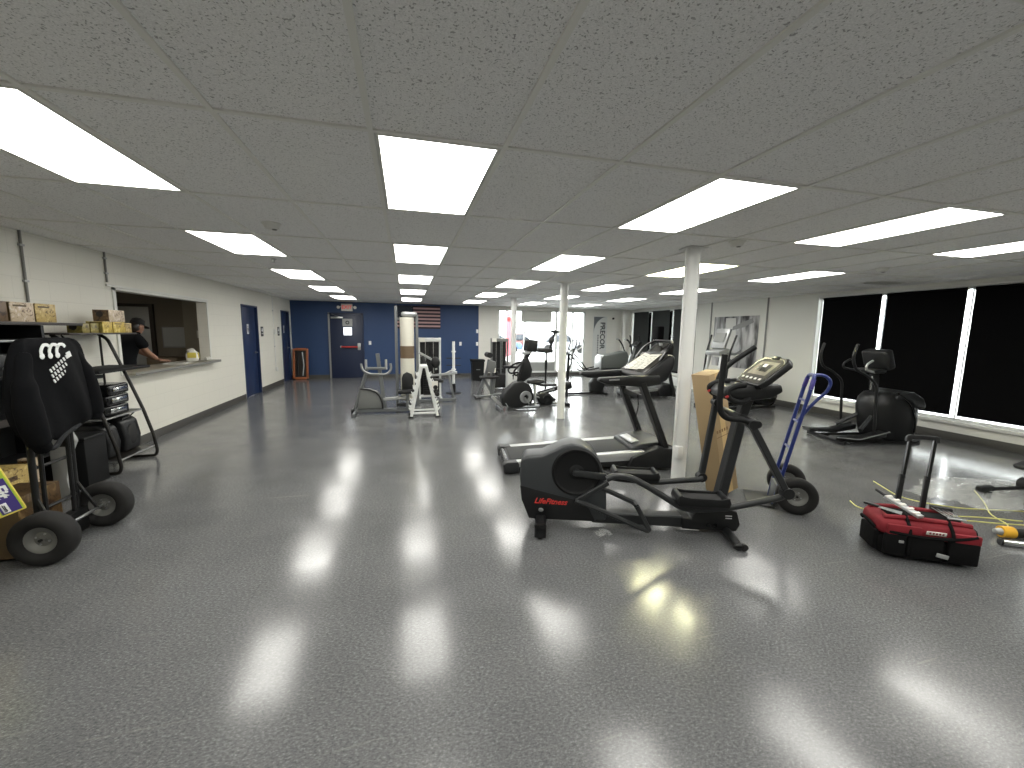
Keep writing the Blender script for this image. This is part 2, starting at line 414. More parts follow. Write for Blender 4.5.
def wall_sign(y, z, label):
    t = thing('room_sign', label, 'sign', (XL, y, z))
    MB().bx(0, .006, -.09, .09, -.12, .12, .002).build('plate', 'sign_dark', t)
    f = MB().lathe([(0,0),(.014,0),(.014,.002),(0,.002)], (.006, -.03, .07), (1,0,0), 12); f.bx(.006,.008,-.05,-.01,.0,.05).bx(.006,.008,.02,.05,.0,.08).bx(.006,.0075,-.06,.06,-.06,-.045)
    f.build('symbol', 'icon_white', t)
wall_sign(11.58, 1.5, 'small dark room sign beside the nearer blue door'); wall_sign(12.95, 1.5, 'small dark room sign beside the corner blue door')
# conduits on the left wall
def conduit(name, y, z0, z1, box, label):
    t = thing(name, label, 'conduit', (XL, y, 0))
    MB().cyl((.012, 0, z0), (.012, 0, z1), .011, n=10).build('pipe', 'column_white' if box else 'strip_grey', t)
    for z in ((z0*.7+z1*.3), (z0*.2+z1*.8)): MB().box((.013, 0, z), (.026, .05, .02), bev=.004).build('strap', 'steel', t)
    if box: MB().box((.025, .0, z0-.05), (.05, .075, .11), bev=.005).build('outlet_box', 'column_white', t); MB().box((.03, -.0, 1.5), (.06, .08, .12), bev=.005).build('junction_box', 'column_white', t)
conduit('electrical_conduit', 5.0, 1.80, H-.002, False, 'thin grey conduit running up the white wall above the box shelf')
conduit('electrical_conduit', 12.5, .52, 2.44, True, 'white conduit with outlet box between the two blue doors')
conduit('electrical_conduit', 6.12, 2.11, H-.002, False, 'short grey conduit above the corner of the service hatch')
b = MB().bx(XL, XL+.02, 6.1, 8.72, 2.06, 2.09, .003).bx(XL, XL+.015, OY0-.05, OY0, OZ0, 2.06).bx(XL, XL+.015, OY1, OY1+.05, OZ0, 2.06).bx(XL, XL+.015, OY0-.05, OY1+.05, OZ1, 2.06)
struct('trim_6', b, 'trim_white', label='white trim around the service hatch')
# service counter
t = thing('service_counter', 'pale laminate counter ledge in the service hatch', 'counter', (XL, 7.48, 0))
MB().prism([(-.36,-1.19),(.003,-1.19),(.003,-1.24),(.14,-1.24),(.14,1.27),(.003,1.27),(.003,1.16),(-.36,1.16)], .962, .996, 'z', bev=.003).build('worktop', 'counter_lam', t)
MB().bx(.14, .146, -1.24, 1.27, .955, .997, .002).build('edge_strip', 'strip_grey', t)
# office behind the hatch
OX, OYa, OYb = -6.6, 4.6, 10.1
struct('wall_office', MB().bx(OX-.1, OX, OYa, OYb, 0, H).bx(OX-.1, XL-.15, OYb, OYb+.1, 0, H).bx(OX-.1, XL-.15, OYa-.1, OYa, 0, H), 'office_wall')
struct('floor_office', MB().bx(OX-.1, XL-.15, OYa-.1, OYb+.1, -.1, 0), 'base_grey')
struct('ceiling_office', MB().bx(OX-.1, XL-.15, OYa-.1, OYb+.1, H, H+.1), 'office_wall')
mat('office_fill', (240,235,220), .5, emit=(255,244,226), strength=20.)  # unseen panel added to brighten the office behind the hatch
t = thing('office_fill_light', 'added warm fill light, unseen, inside the office behind the hatch', 'ceiling light', (-5.6, 6.6, H))
MB().bx(-.3,.3,-.3,.3,-.03,0).build('frame', 'lamp_frame', t); MB().bx(-.27,.27,-.27,.27,-.034,-.028).build('diffuser', 'office_fill', t)
# corner pilaster, board and paper on the office end wall
struct('wall_office_pier', MB().bx(-4.40, XL-.15, OYb-.25, OYb, 0, H), 'office_pale')

# ------------------------------------------------------------------ ceiling lights
rows = {-3: 'row nearest the service-hatch wall', 0: 'row over the open middle aisle', 3: 'row just left of the white columns', 6: 'row just right of the white columns', 9: 'row nearest the black-blind windows'}
order = ['nearest', 'second', 'third', 'fourth', 'farthest']
proto = None
for i in (-3, 0, 3, 6, 9):
    for j in range(-1, 5):
        x = GX+(i+.5)*W_; y = GY+(2*j+.5)*L_
        lab = 'glowing ceiling light panel, %s in the %s' % (order[j], rows[i]) if j >= 0 else 'unseen ceiling light panel added behind the camera in the %s' % rows[i]  # the row behind the camera is unseen, added to light the foreground
        if (i, j) == (6, 1): lab = 'yellowish ceiling light panel crossed by the nearest white column'
        if proto is None:
            proto = t = thing('ceiling_light', lab, 'ceiling light', (x, y, H), 0, 'ceiling light panels')
            f = MB(); a, c = W_/2-.013, L_/2-.013
            f.bx(-a, -a+.02, -c, c, -.008, -.0005).bx(a-.02, a, -c, c, -.008, -.0005).bx(-a, a, -c, -c+.02, -.008, -.0005).bx(-a, a, c-.02, c, -.008, -.0005)
            f.build('frame', 'lamp_frame', t)
            MB().bx(-a+.018, a-.018, -c+.018, c-.018, -.006, -.001).build('diffuser', 'diffuser', t)
        elif (i, j) == (6, 1):
            t = thing('ceiling_light', lab, 'ceiling light', (x, y, H), 0, 'ceiling light panels')
            MB().bx(-a+.018, a-.018, -c+.018, c-.018, -.006, -.001).build('diffuser', 'diffuser_yellow', t)
            o = proto.children[0].copy(); C.objects.link(o); o.parent = t
        else: dup(proto, (x, y, H), 0, lab)

# ------------------------------------------------------------------ columns
def column(y, label, box):
    t = thing('support_column', label, 'column', (2.85 if box else 2.76, y, 0), 0, 'white steel columns')
    MB().cyl((0,0,0), (0,0,H-.002), .073, n=28).build('shaft', 'column_white', t)
    MB().box((0,0,H-.012), (.2,.2,.012), bev=.002).build('top_plate', 'column_white', t)
    if box:
        MB().box((-.06,-.05,.34), (.07,.08,.13), bev=.006).build('outlet_box', 'column_white', t)
        MB().cyl((-.085,-.02,.4), (-.085,-.02,H-.003), .011, n=8).build('conduit', 'column_white', t)
column(3.72, 'nearest white column, beside the tall cardboard box', True)
column(7.03, 'middle white column, beside the black upright bike', False)
column(10.6, 'farthest white column, in front of the shop window', False)

# ------------------------------------------------------------------ outside
struct('ground', MB().bx(-30, 60, YB+.15, 90, -.14, -.04).bx(XR+.16, 60, -20, YB+.15, -.14, -.04), 'asphalt')
wd = bpy.data.worlds.new('overcast'); bpy.context.scene.world = wd; wd.use_nodes = True
bg = wd.node_tree.nodes['Background']; bg.inputs[0].default_value = (.97,.99,1.,1); bg.inputs[1].default_value = 9.

# ------------------------------------------------------------------ camera
cam = bpy.data.cameras.new('camera'); co = bpy.data.objects.new('camera', cam); C.objects.link(co)
cam.sensor_fit = 'HORIZONTAL'; cam.sensor_width = 36.; cam.lens = 409.3475/1024*36; cam.clip_start = .05; cam.clip_end = 300
yaw, pit, rol = .2529, .1276, .0144
fw = Vector((math.sin(yaw)*math.cos(pit), math.cos(yaw)*math.cos(pit), -math.sin(pit)))
rt = Vector((math.cos(yaw), -math.sin(yaw), 0)); up = rt.cross(fw)
r2 = rt*math.cos(rol)+up*math.sin(rol); u2 = -rt*math.sin(rol)+up*math.cos(rol)
M = Matrix((r2, u2, -fw)).transposed().to_4x4(); M.translation = (0, 0, 1.59)
co.matrix_world = M
sc = bpy.context.scene; sc.camera = co
sc.view_settings.view_transform = 'Standard'; sc.view_settings.look = 'None'; sc.view_settings.gamma = 1.; sc.view_settings.exposure = .32; sc.view_settings.use_curve_mapping = False
# ================================================================== near machines
mat('blk', (19,20,21), .42, spec=.4); mat('blk_soft', (15,16,17), .65, spec=.3, bump=.08, bscale=250.); mat('blk_gloss', (12,13,14), .18)
mat('char', (50,53,55), .42); mat('char_dark', (32,34,36), .45); mat('tube_grey', (36,38,39), .38)
mat('rubber', (30,30,30), .8, bump=.1, bscale=120.); mat('tyre', (21,20,19), .85, bump=.06, bscale=90.)
mat('chrome', (205,206,206), .14, 1.); mat('silver', (186,188,188), .32, .6); mat('silver_dull', (150,152,152), .4, .6)
mat('red_print', (206,58,52), .5); mat('white_print', (226,228,228), .5); mat('red_grip', (170,40,36), .5)
mat('screen', (120,114,100), .5, spec=.25, vary=.5, vscale=14.); mat('panel_dark', (58,56,51), .6, spec=.2); mat('screen_dark', (46,44,40), .2); mat('label_white', (230,228,220), .6)
mat('blue_paint', (30,46,108), .32); mat('purple_grip', (62,54,128), .45)
mat('belt', (36,38,38), .7, bump=.05, bscale=300.); mat('hub_grey', (118,118,114), .4, .3)

def text_side(s, size, o, xd, yd, m, parent, **k): return text(s, size, o, xd, yd, m, 'lettering', parent, **k)

# ---- elliptical trainer in front -----------------------------------------
# local frame: +x along the machine towards its mast, -y towards the camera side
def elliptical():
    t = thing('elliptical_trainer', 'charcoal elliptical trainer with round flywheel cover and red lettering, closest to the camera', 'elliptical trainer', (1.07, 3.11, 0), -19)
    prof = [(-.085,.09),(-.10,.10),(-.155,.24),(-.178,.42),(-.172,.56),(-.14,.60),(.0,.615),(.08,.655),(.16,.70),(.23,.718),(.32,.705),(.40,.655),(.46,.575),(.495,.48),(.515,.36),(.525,.22),(.528,.09)]
    sh = MB().prism(prof, -.12, .12, 'y', bev=.025, seg=3).build('flywheel_housing', 'char', t)
    MB().prism([(-.095,.085),(-.158,.24),(-.172,.36),(-.05,.33),(.20,.275),(.36,.24),(.44,.085)], -.1225, .1225, 'y', bev=.004).build('lower_cover', 'blk', sh)
    for sd in (-1, 1):
        d = MB().lathe([(0,.0),(.16,.0),(.172,.006),(.178,.014),(.186,.014),(.192,.004),(.20,-.004)], (.275, sd*.121, .49), (0, sd, 0), 36)
        d.lathe([(.0,.012),(.045,.012),(.06,.003)], (.275, sd*.121, .49), (0, sd, 0), 24).build('flywheel_cover', 'blk_soft', t)
    MB().ell((.0,-.123,.162), (.021,.003,.017)).build('badge', 'silver_dull', sh)
    text_side('LifeFitness', .062, (.075, -.1235, .235), (1,0,-.02), (0,0,1), 'red_print', sh, shear=.35, bold=.0012)
    # crank behind the cover, one arm towards each side
    MB().cyl((.275,-.145,.49), (.275,.145,.49), .03).build('crank_axle', 'tube_grey', t)
    for sd, e in ((-1, (.50,.47)), (1, (.04,.58))):
        MB().prism([(.245,.47),(.245,.515),(e[0],e[1]+.028),(e[0]+.02,e[1]),(e[0],e[1]-.028)], sd*.135, sd*.16, 'y', bev=.006).build('crank_arm', 'tube_grey', t)
    # frame rail and front casting
    MB().bar([(.42,0,.085),(1.16,0,.085)], .11, .09, c=.1).build('frame_rail', 'tube_grey', t)
    MB().prism([(1.13,.04),(1.13,.135),(1.20,.13),(1.235,.20),(1.45,.225),(1.545,.205),(1.575,.10),(1.55,.04)], -.085, .085, 'y', bev=.012).build('front_casting', 'blk', t)
    for x in (1.33, 1.38): MB().lathe([(0,0),(.016,0),(.016,.006),(0,.006)], (x,-.086,.085), (0,-1,0), 12).build('bolt', 'blk_gloss', t)
    for z in (.165,.145): MB().bx(1.455,1.505,-.087,-.085,z,z+.007).build('mark', 'white_print', t)
    # stabiliser feet
    def stab(x, z0):
        b = (MB().bar([(x,-.30,.072),(x,.30,.072)], .085, .10) if x < .5 else MB().tube([(x,-.30,.03),(x,-.22,.045),(x,.22,.045),(x,.30,.03)], .03, .05, 10)).build('stabiliser_bar', 'blk', t)
        for s in (-1,1):
            (MB().box((x, s*.303, .072), (.09,.02,.105), bev=.006) if x < .5 else MB().ell((x, s*.305, .03), (.034,.02,.03))).build('end_cap', 'blk_gloss', b)
            MB().cyl((x+.0, s*.27, 0), (x, s*.27, .02), .022, n=12).build('levelling_foot', 'rubber', b)
    stab(.0, .08); stab(1.47, .05)
    MB().bx(-.045,.045,-.05,.05,.05,.16).build('stabiliser_bracket', 'blk', t)
    # transport wheels at the mast end
    for s in (-1,1): MB().cyl((1.51, s*.30-.012, .026), (1.51, s*.30+.012, .026), .026, n=16).build('transport_wheel', 'rubber', t)
    # leaning mast
    mast = MB().bar([(1.42,0,.20),(1.545,0,.98)], .075, .10, c=.12).build('mast', 'char_dark', t)
    MB().bar([(1.545,0,.96),(1.60,0,1.16)], .07, .085, c=.12).build('console_neck', 'blk', mast)
    # fixed grips and cup shelf in front of the console
    hs = MB().prism([(1.36,1.105),(1.34,1.15),(1.38,1.20),(1.62,1.215),(1.76,1.23),(1.78,1.17),(1.70,1.12),(1.50,1.09)], -.13, .13, 'y', bev=.02).build('console_body', 'blk', t)
    for s in (-1, 1):
        f = MB().tube([(1.56,s*.10,1.13),(1.48,s*.15,1.08),(1.38,s*.17,1.11),(1.345,s*.165,1.17),(1.42,s*.15,1.215),(1.50,s*.13,1.22)], .021, .07, 9).build('fixed_grip', 'blk_soft', t)
        MB().ell((1.355,s*.168,1.135), (.012,.024,.016)).build('pulse_button', 'red_grip', f)
    # console: tilted slab facing the user, cut corners
    ang = R(52)
    ux = Vector((math.sin(R(38))*1.0, 0, .0))
    con = thing_console(t, (1.68, 0, 1.31), 42, .42, .30, 'console')
    # swinging arms with bent handles; foot links; pedals
    def arm(s, top, el, pts, lower, foot):
        a = MB().tube([(p[0], s*p[2] if len(p) > 2 else s*.27, p[1]) for p in pts], .0215, .08, 10).build('handle_tube', 'blk_soft', t)
        l = MB().bar([(lower[0][0], s*.27, lower[0][1]), (lower[1][0], s*.27, lower[1][1])], .045, .05, up=(0,1,0)).build('swing_arm', 'tube_grey', t)
        MB().cyl((lower[1][0], s*.235, lower[1][1]), (lower[1][0], s*.305, lower[1][1]), .04, n=18).build('arm_pivot', 'blk', l)
        MB().cyl((lower[0][0], s*.225, lower[0][1]), (lower[0][0], s*.305, lower[0][1]), .033, n=18).build('arm_joint', 'blk', l)
    arm(-1, None, None, [(1.275,1.45,.27),(1.262,1.13,.27),(1.275,1.03,.27),(1.33,.985,.265),(1.45,.985,.27),(1.52,.93,.27)], [(1.50,.95),(1.785,.45)], None)
    arm(1, None, None, [(1.74,1.49,.27),(1.56,1.36,.27),(1.47,1.26,.27),(1.445,1.10,.265),(1.46,1.0,.27)], [(1.46,1.02),(1.385,.36)], None)
    MB().cyl((1.53,-.30,.955), (1.53,.30,.955), .026, n=16).build('arm_axle', 'blk', t)
    f1 = MB().tube([(.50,-.20,.47),(.56,-.20,.502),(.68,-.20,.495),(.84,-.20,.41),(1.07,-.20,.272),(1.15,-.20,.258),(1.43,-.20,.285),(1.76,-.24,.40),(1.785,-.255,.43)], .025, .06, 10).build('foot_link', 'tube_grey', t)
    f2 = MB().tube([(.04,.20,.58),(.10,.20,.60),(.22,.20,.585),(.45,.20,.42),(.62,.20,.335),(.98,.20,.315),(1.36,.24,.345),(1.385,.25,.36)], .025, .06, 10).build('foot_link', 'tube_grey', t)
    def pedal(x, z, y, r):
        p = MB().prism([(x-.185,z-.01),(x-.20,z+.035),(x-.185,z+.075),(x-.16,z+.08),(x-.15,z+.045),(x+.15,z+.035),(x+.155,z+.07),(x+.18,z+.07),(x+.195,z+.03),(x+.18,z-.02),(x,z-.03)], y-.085, y+.085, 'y', bev=.008).build('pedal', 'blk', t)
        for q in (-1,1): MB().prism([(x-.185,z),(x-.185,z+.075),(x-.10,z+.062),(x+.12,z+.058),(x+.18,z+.07),(x+.18,z-.0)], y+q*.083-.006, y+q*.083+.006, 'y', bev=.004).build('pedal_rim', 'blk_soft', p)
        MB().bx(x-.145,x+.145,y-.07,y+.07,z+.036,z+.045,.003).build('tread', 'rubber', p)
    pedal(1.215, .315, -.19, 0); pedal(.80, .36, .19, 0)
    # rocker levers low on the frame
    MB().bar([(.275,-.165,.27),(.52,-.165,.43)], .03, .035).build('crank_lever', 'tube_grey', t)
    lv = MB().tube([(.27,-.175,.275),(.40,-.18,.235),(.83,-.185,.06),(.845,-.185,.07),(.755,-.14,.235)], .02, .03, 8).build('rocker_link', 'tube_grey', t)
    MB().tube([(.755,-.14,.235),(.74,-.10,.25),(.52,-.10,.345),(.42,-.11,.37)], .02, .03, 8).build('rocker_link', 'tube_grey', t)
def thing_console(t, c, tilt, wy, dx, name):
    # slab whose face looks back along -x and up; wy = width across, dx = length up the slope
    M = Matrix.Translation(c) @ Euler((0, R(-tilt), 0)).to_matrix().to_4x4()
    a, b = dx/2, wy/2
    out = [(-a,-b*.86),(-a*.5,-b),(a*.72,-b),(a,-b*.72),(a,b*.72),(a*.72,b),(-a*.5,b),(-a,b*.86)]
    s = MB().prism(out, -.03, .016, 'z', bev=.01).rot(M).build(name, 'blk', t)
    q = [(x*.90, y*.90) for x, y in out]
    MB().prism(q, .016, .019, 'z').rot(M).build('display_face', 'screen_dark', s)
    MB().prism([(x*.93-.004, y*.92) for x, y in q], .019, .0198, 'z').rot(M).build('display_panel', 'panel_dark', s)
    MB().prism([(-a*.35,-b*.62),(a*.6,-b*.62),(a*.6,b*.62),(-a*.35,b*.62)], .0199, .0208, 'z').rot(M).build('screen', 'screen', s)
    MB().prism([(-a*.1,-b*.40),(a*.4,-b*.40),(a*.4,b*.40),(-a*.1,b*.40)], .0209, .022, 'z').rot(M).build('readout', 'screen_dark', s)
    for k in range(5):
        MB().prism([(-a*.68,-b*.6+k*b*.3-.014),(-a*.56,-b*.6+k*b*.3-.014),(-a*.56,-b*.6+k*b*.3+.014),(-a*.68,-b*.6+k*b*.3+.014)], .019, .022, 'z').rot(M).build('button', 'label_white', s)
    MB().prism([(a*.2,-b*.1),(a*.42,-b*.1),(a*.42,b*.16),(a*.2,b*.16)], .0215, .0235, 'z').rot(M).build('display_number', 'label_white', s)
    MB().box((a*.93, 0, .012), (.03, .09, .03), bev=.008).rot(M).build('reader_lip', 'blk_gloss', s)
    return s
elliptical()

# ---- treadmill -----------------------------------------------------------
def treadmill():
    t = thing('treadmill', 'black treadmill with silver side rails and papers on its console, nearest the camera', 'treadmill', (1.1, 4.65, 0), -7)
    hw = .36
    MB().prism([(.03,.065),(.03,.125),(.10,.135),(1.72,.225),(1.80,.215),(1.80,.09),(1.6,.045),(.12,.04)], -hw+.07, hw-.07, 'y', bev=.01).build('deck', 'blk', t)
    MB().prism([(.06,.128),(1.66,.222),(1.66,.232),(.06,.138)], -.25, .25, 'y', bev=.003).build('running_belt', 'belt', t)
    for s in (-1, 1):
        r = MB().prism([(.10,.075),(.10,.142),(1.62,.232),(1.66,.20),(1.60,.12)], s*(hw-.045)-.05, s*(hw-.045)+.05, 'y', bev=.012).build('side_rail', 'silver', t)
        MB().prism([(.06,.04),(.10,.085),(1.62,.13),(1.66,.06)], s*(hw-.03)-.035, s*(hw-.03)+.035, 'y', bev=.006).build('rail_skirt', 'blk', r)
        MB().prism([(-.03,.02),(-.035,.11),(.0,.14),(.13,.145),(.15,.11),(.14,.02)], s*(hw-.04)-.06, s*(hw-.04)+.06, 'y', bev=.012).build('end_cap', 'char_dark', t)
        MB().cyl((1.86, s*.3-.02, .035), (1.86, s*.3+.02, .035), .035).build('transport_wheel', 'rubber', t)
        MB().cyl((.06, s*.3, 0), (.06, s*.3, .04), .03, n=14).build('levelling_foot', 'rubber', t)
        u = MB().bar([(1.92,s*.345,.10),(1.90,s*.345,.20),(1.545,s*.345,1.03)], .07, .105, up=(0,1,0)).build('upright', 'blk', t)
    MB().cyl((.02,-.27,.09), (.02,.27,.09), .04).build('rear_roller', 'blk_gloss', t)
    # motor hood with side wedges
    MB().prism([(1.48,.205),(1.50,.255),(1.62,.30),(1.86,.32),(2.0,.27),(2.03,.12),(1.98,.04),(1.55,.04)], -.29, .29, 'y', bev=.02, seg=3).build('motor_hood', 'char_dark', t)
    for s in (-1,1):
        MB().prism([(1.40,.05),(1.46,.17),(1.78,.285),(1.98,.26),(2.05,.12),(2.03,.03),(1.45,.03)], s*.34-.075, s*.34+.075, 'y', bev=.015).build('hood_side', 'blk', t)
    MB().box((1.58,0,.292), (.10,.36,.012), (0,-14,0), bev=.004).build('step_plate', 'silver', t)
    MB().bar([(1.62,-.335,.86),(1.655,-.15,.83),(1.655,.15,.83),(1.62,.335,.86)], .045, .06, fil=.1).build('cross_brace', 'blk', t)
    # arms, grips and console
    for s in (-1,1):
        MB().prism([(1.02,1.055),(1.04,1.09),(1.5,1.115),(1.74,1.12),(1.76,1.02),(1.55,.985),(1.12,1.015)], s*.345-.05, s*.345+.05, 'y', bev=.015).build('arm_rest', 'blk', t)
        if s < 0: MB().prism([(1.14,1.06),(1.14,1.075),(1.26,1.08),(1.26,1.065)], -.397, -.39, 'y').build('grip_label', 'silver_dull', t)
    cn = MB()
    cn.prism([(1.60,1.0),(1.545,1.08),(1.58,1.135),(1.86,1.345),(1.90,1.355),(1.935,1.31),(1.92,1.20),(1.85,1.06),(1.72,1.0)], -.37, .37, 'y', bev=.035, seg=3)
    c = cn.build('console', 'blk', t)
    M = Matrix.Translation((1.715,0,1.243)) @ Euler((0, R(-36.9), 0)).to_matrix().to_4x4()
    MB().prism([(-.17,-.33),(.17,-.33),(.17,.33),(-.17,.33)], -.004, .004, 'z', bev=.003).rot(M).build('display_face', 'screen_dark', c)
    MB().bx(.02,.14,-.15,.15,.003,.006).rot(M).build('screen', 'screen', c)
    MB().box((1.72,0,1.0), (.26,.42,.07), (0,-10,0), bev=.02).build('cup_shelf', 'blk', c)
    MB().tube([(1.76,-.32,1.28),(1.86,-.32,1.42),(1.96,-.24,1.50),(1.96,.24,1.50),(1.86,.32,1.42),(1.76,.32,1.28)], .016, .1, 8).build('reading_rack', 'blk_gloss', c)
    MB().tube([(1.62,-.10,.85),(1.63,-.12,.7),(1.60,-.09,.55),(1.66,-.10,.40)], .006, .08, 6).build('cord', 'blk_gloss', t)
    return M, t
Mt, tt = treadmill()
# papers lying on the treadmill console
base = Matrix.Translation((1.1, 4.65, 0)) @ Matrix.Rotation(R(-7), 4, 'Z') @ Mt
def sheet(dx, dy, rz, w, l, k, label):
    t = thing('paper_sheet', label, 'paper', (0,0,0), 0, 'papers on the treadmill console')
    M = base @ Matrix.Translation((dx, dy, .0085+.003*k)) @ Matrix.Rotation(R(rz), 4, 'Z')
    t.matrix_world = M
    MB().bx(-l/2, l/2, -w/2, w/2, 0, .0012).build('page', 'paper', t)
    g = MB()
    mat('print_grey', (120,118,112), .7)
    for i in range(7):
        for q in ((-.36,-.05),(.02,.3)):
            g.bx(l*(-.4+.12*i), l*(-.4+.12*i)+.008, w*q[0], w*q[1]-.02*((i*7) % 3), .0012, .0016)
    g.build('printed_lines', 'print_grey', t)
sheet(.01, -.10, 6, .22, .29, 0, 'upper white printed sheet on the near half of the treadmill console')
sheet(.0, .13, -8, .22, .29, 1, 'white printed sheet on the far half of the treadmill console')
sheet(-.08, .02, 3, .28, .16, 2, 'lowest white sheet across the front edge of the treadmill console')

# ---- hand trucks ---------------------------------------------------------
def wheel(t, c, ax, r, w, hubmat='hub_grey'):
    c = Vector(c); ax = Vector(ax)
    k = r*.26; rm = r-k; e = w/2
    prof = [(rm-k*.95, e*.55),(rm-k*.5, e*.92),(rm, e),(rm+k*.6, e*.93),(rm+k*.93, e*.62),(r, .0),(rm+k*.93,-e*.62),(rm+k*.6,-e*.93),(rm,-e),(rm-k*.5,-e*.92),(rm-k*.95,-e*.55)]
    MB().lathe(prof+[prof[0]], c, ax, 32).build('tyre', 'tyre', t, sharp=60)
    R1 = rm-k*.90
    h = MB().lathe([(0,e*.5),(.022,e*.5),(.024,e*.30),(R1*.55,e*.22),(R1*.78,e*.45),(R1*.97,e*.62),(R1,e*.62),(R1,-e*.62),(R1*.97,-e*.62),(R1*.78,-e*.45),(R1*.55,-e*.22),(.024,-e*.30),(.022,-e*.5),(0,-e*.5)], c, ax, 28).build('wheel_rim', hubmat, t)
    u = ax.orthogonal().normalized(); v = ax.cross(u)
    for j in range(4):
        q = c+(u*math.cos(j*PI/2+.4)+v*math.sin(j*PI/2+.4))*R1*.42
        MB().cyl(q-ax*e*.32, q+ax*e*.32, .007, n=8).build('wheel_bolt', 'steel', h)
    MB().cyl(c-ax*e*.7, c+ax*e*.7, .010, n=10).build('hub_nut', 'blk', h)
def blue_truck():
    t = thing('hand_truck', 'blue two-wheeled hand truck with looped handle behind the elliptical trainer', 'hand truck', (3.50, 2.94, 0), -38)
    # local: y along the axle, x towards the rear (wheels)
    for s in (-1,1):
        wheel(t, (.0, s*.225, .165), (0, s, 0), .165, .095)
    MB().cyl((0,-.24,.165),(0,.24,.165), .01, n=10).build('axle', 'steel', t)
    for s in (-1,1):
        r = MB().tube([(-.15,s*.12,.02),(-.14,s*.12,.10),(.045,s*.12,1.12)], .0165, .05, 10).build('side_rail', 'blue_paint', t)
        MB().tube([(-.11,s*.14,.25),(0,s*.16,.165)], .010, 0, 8).build('axle_brace', 'steel', t)
        MB().tube([(.045,s*.12,1.12),(.062,s*.105,1.205)], .019, .0, 10).build('grip_sleeve', 'purple_grip', t)
    MB().tube([(.045,-.12,1.12),(.066,-.10,1.235),(.075,0,1.24),(.066,.10,1.235),(.045,.12,1.12)], .0165, .05, 10).build('top_hoop', 'blue_paint', t)
    MB().tube([(.06,.0,1.235),(.16,.0,1.245),(.22,.0,1.19),(.20,.0,1.10),(.10,.0,.98),(.03,.0,.86),(.0,.0,.80)], .014, .07, 10).build('rear_handle', 'blue_paint', t)
    for z, x in ((.30,-.102),(.55,-.058),(.80,-.012),(1.0,.023)):
        MB().tube([(x,-.12,z),(x+.012,0,z),(x,.12,z)], .011, .05, 8).build('cross_bar', 'blue_paint', t)
    MB().bx(-.37,-.145,-.19,.19,.008,.018,.003).build('toe_plate', 'blk', t)
    MB().prism([(-.16,.01),(-.14,.20),(-.06,.22),(-.06,.10)], -.16, .16, 'y', bev=.004).build('base_bracket', 'char_dark', t)
    MB().box((.03,-.12,1.0), (.012,.024,.12), (0,9,0), bev=.003).build('label', 'white_print', t, label='pale sticker on the rail')
blue_truck()

# ---- tall cardboard box leaning on the column ------------------------------
mat('card', (154,132,98), .75, vary=.06, vscale=6.); mat('card_dark', (120,92,56), .75); mat('tape', (196,168,118), .35)
def cardboard():
    t = thing('cardboard_box', 'tall narrow cardboard box leaning against the nearest white column', 'box', (3.09, 3.34, .027), 0)
    # base at floor, leaning towards -x; long thin carton
    lean = R(-12.5)
    M = Matrix.Rotation(R(12), 4, 'Z') @ Matrix.Rotation(R(-3), 4, 'X') @ Matrix.Rotation(lean, 4, 'Y')
    q = MB().bx(-.11,.11,-.10,.10,.003,1.23,.004).rot(M).build('carton', 'card', t)
    MB().bx(-.035,.035,-.101,-.0995,.01,1.225).rot(M).build('tape_strip', 'tape', q)
    MB().bx(-.105,.105,-.1012,-.0998,.60,.606).rot(M).build('fold_line', 'card_dark', q)
    for k in range(5): MB().bx(-.10+.035*k,-.08+.035*k,-.1012,-.0998,.645,.675).rot(M).build('printed_mark', 'card_dark', q)
cardboard()
# ================================================================== left wall furniture
mat('shelf_dark', (44,38,34), .45); mat('rack_tube', (36,34,31), .35, .3); mat('cloth_black', (9,10,13), .9, spec=.15, bump=.35, bscale=14.)
mat('cloth_rib', (20,22,26), .9, bump=.3, bscale=60.)
def print_mat(name, base, ink, pale, sc):
    m, nt, b = nodes(name); L = nt.links.new; tc = N(nt, 'TexCoord')
    n = N(nt, 'TexNoise', Scale=sc, Detail=4., Roughness=.6, Distortion=1.2); L(tc.outputs['Object'], n.inputs['Vector'])
    r = ramp(nt, [(.36, lin(ink)), (.45, lin(base)), (.56, lin(base)), (.66, lin(pale))]); L(n.outputs['Fac'], r.inputs['Fac'])
    L(r.outputs['Color'], b.inputs['Base Color']); b.inputs['Roughness'].default_value = .4
print_mat('print_brown', (96,74,48), (50,34,24), (130,106,70), 16)
print_mat('print_pink', (186,168,142), (104,84,70), (216,206,196), 22)
print_mat('print_tan', (176,152,92), (92,72,38), (204,186,128), 22)
print_mat('print_yellow', (190,164,70), (120,98,40), (226,208,130), 20)
print_mat('print_olive', (128,116,60), (70,60,34), (160,148,84), 20)
mat('box_side', (88,72,48), .55); mat('lens_dark', (34,28,24), .3)

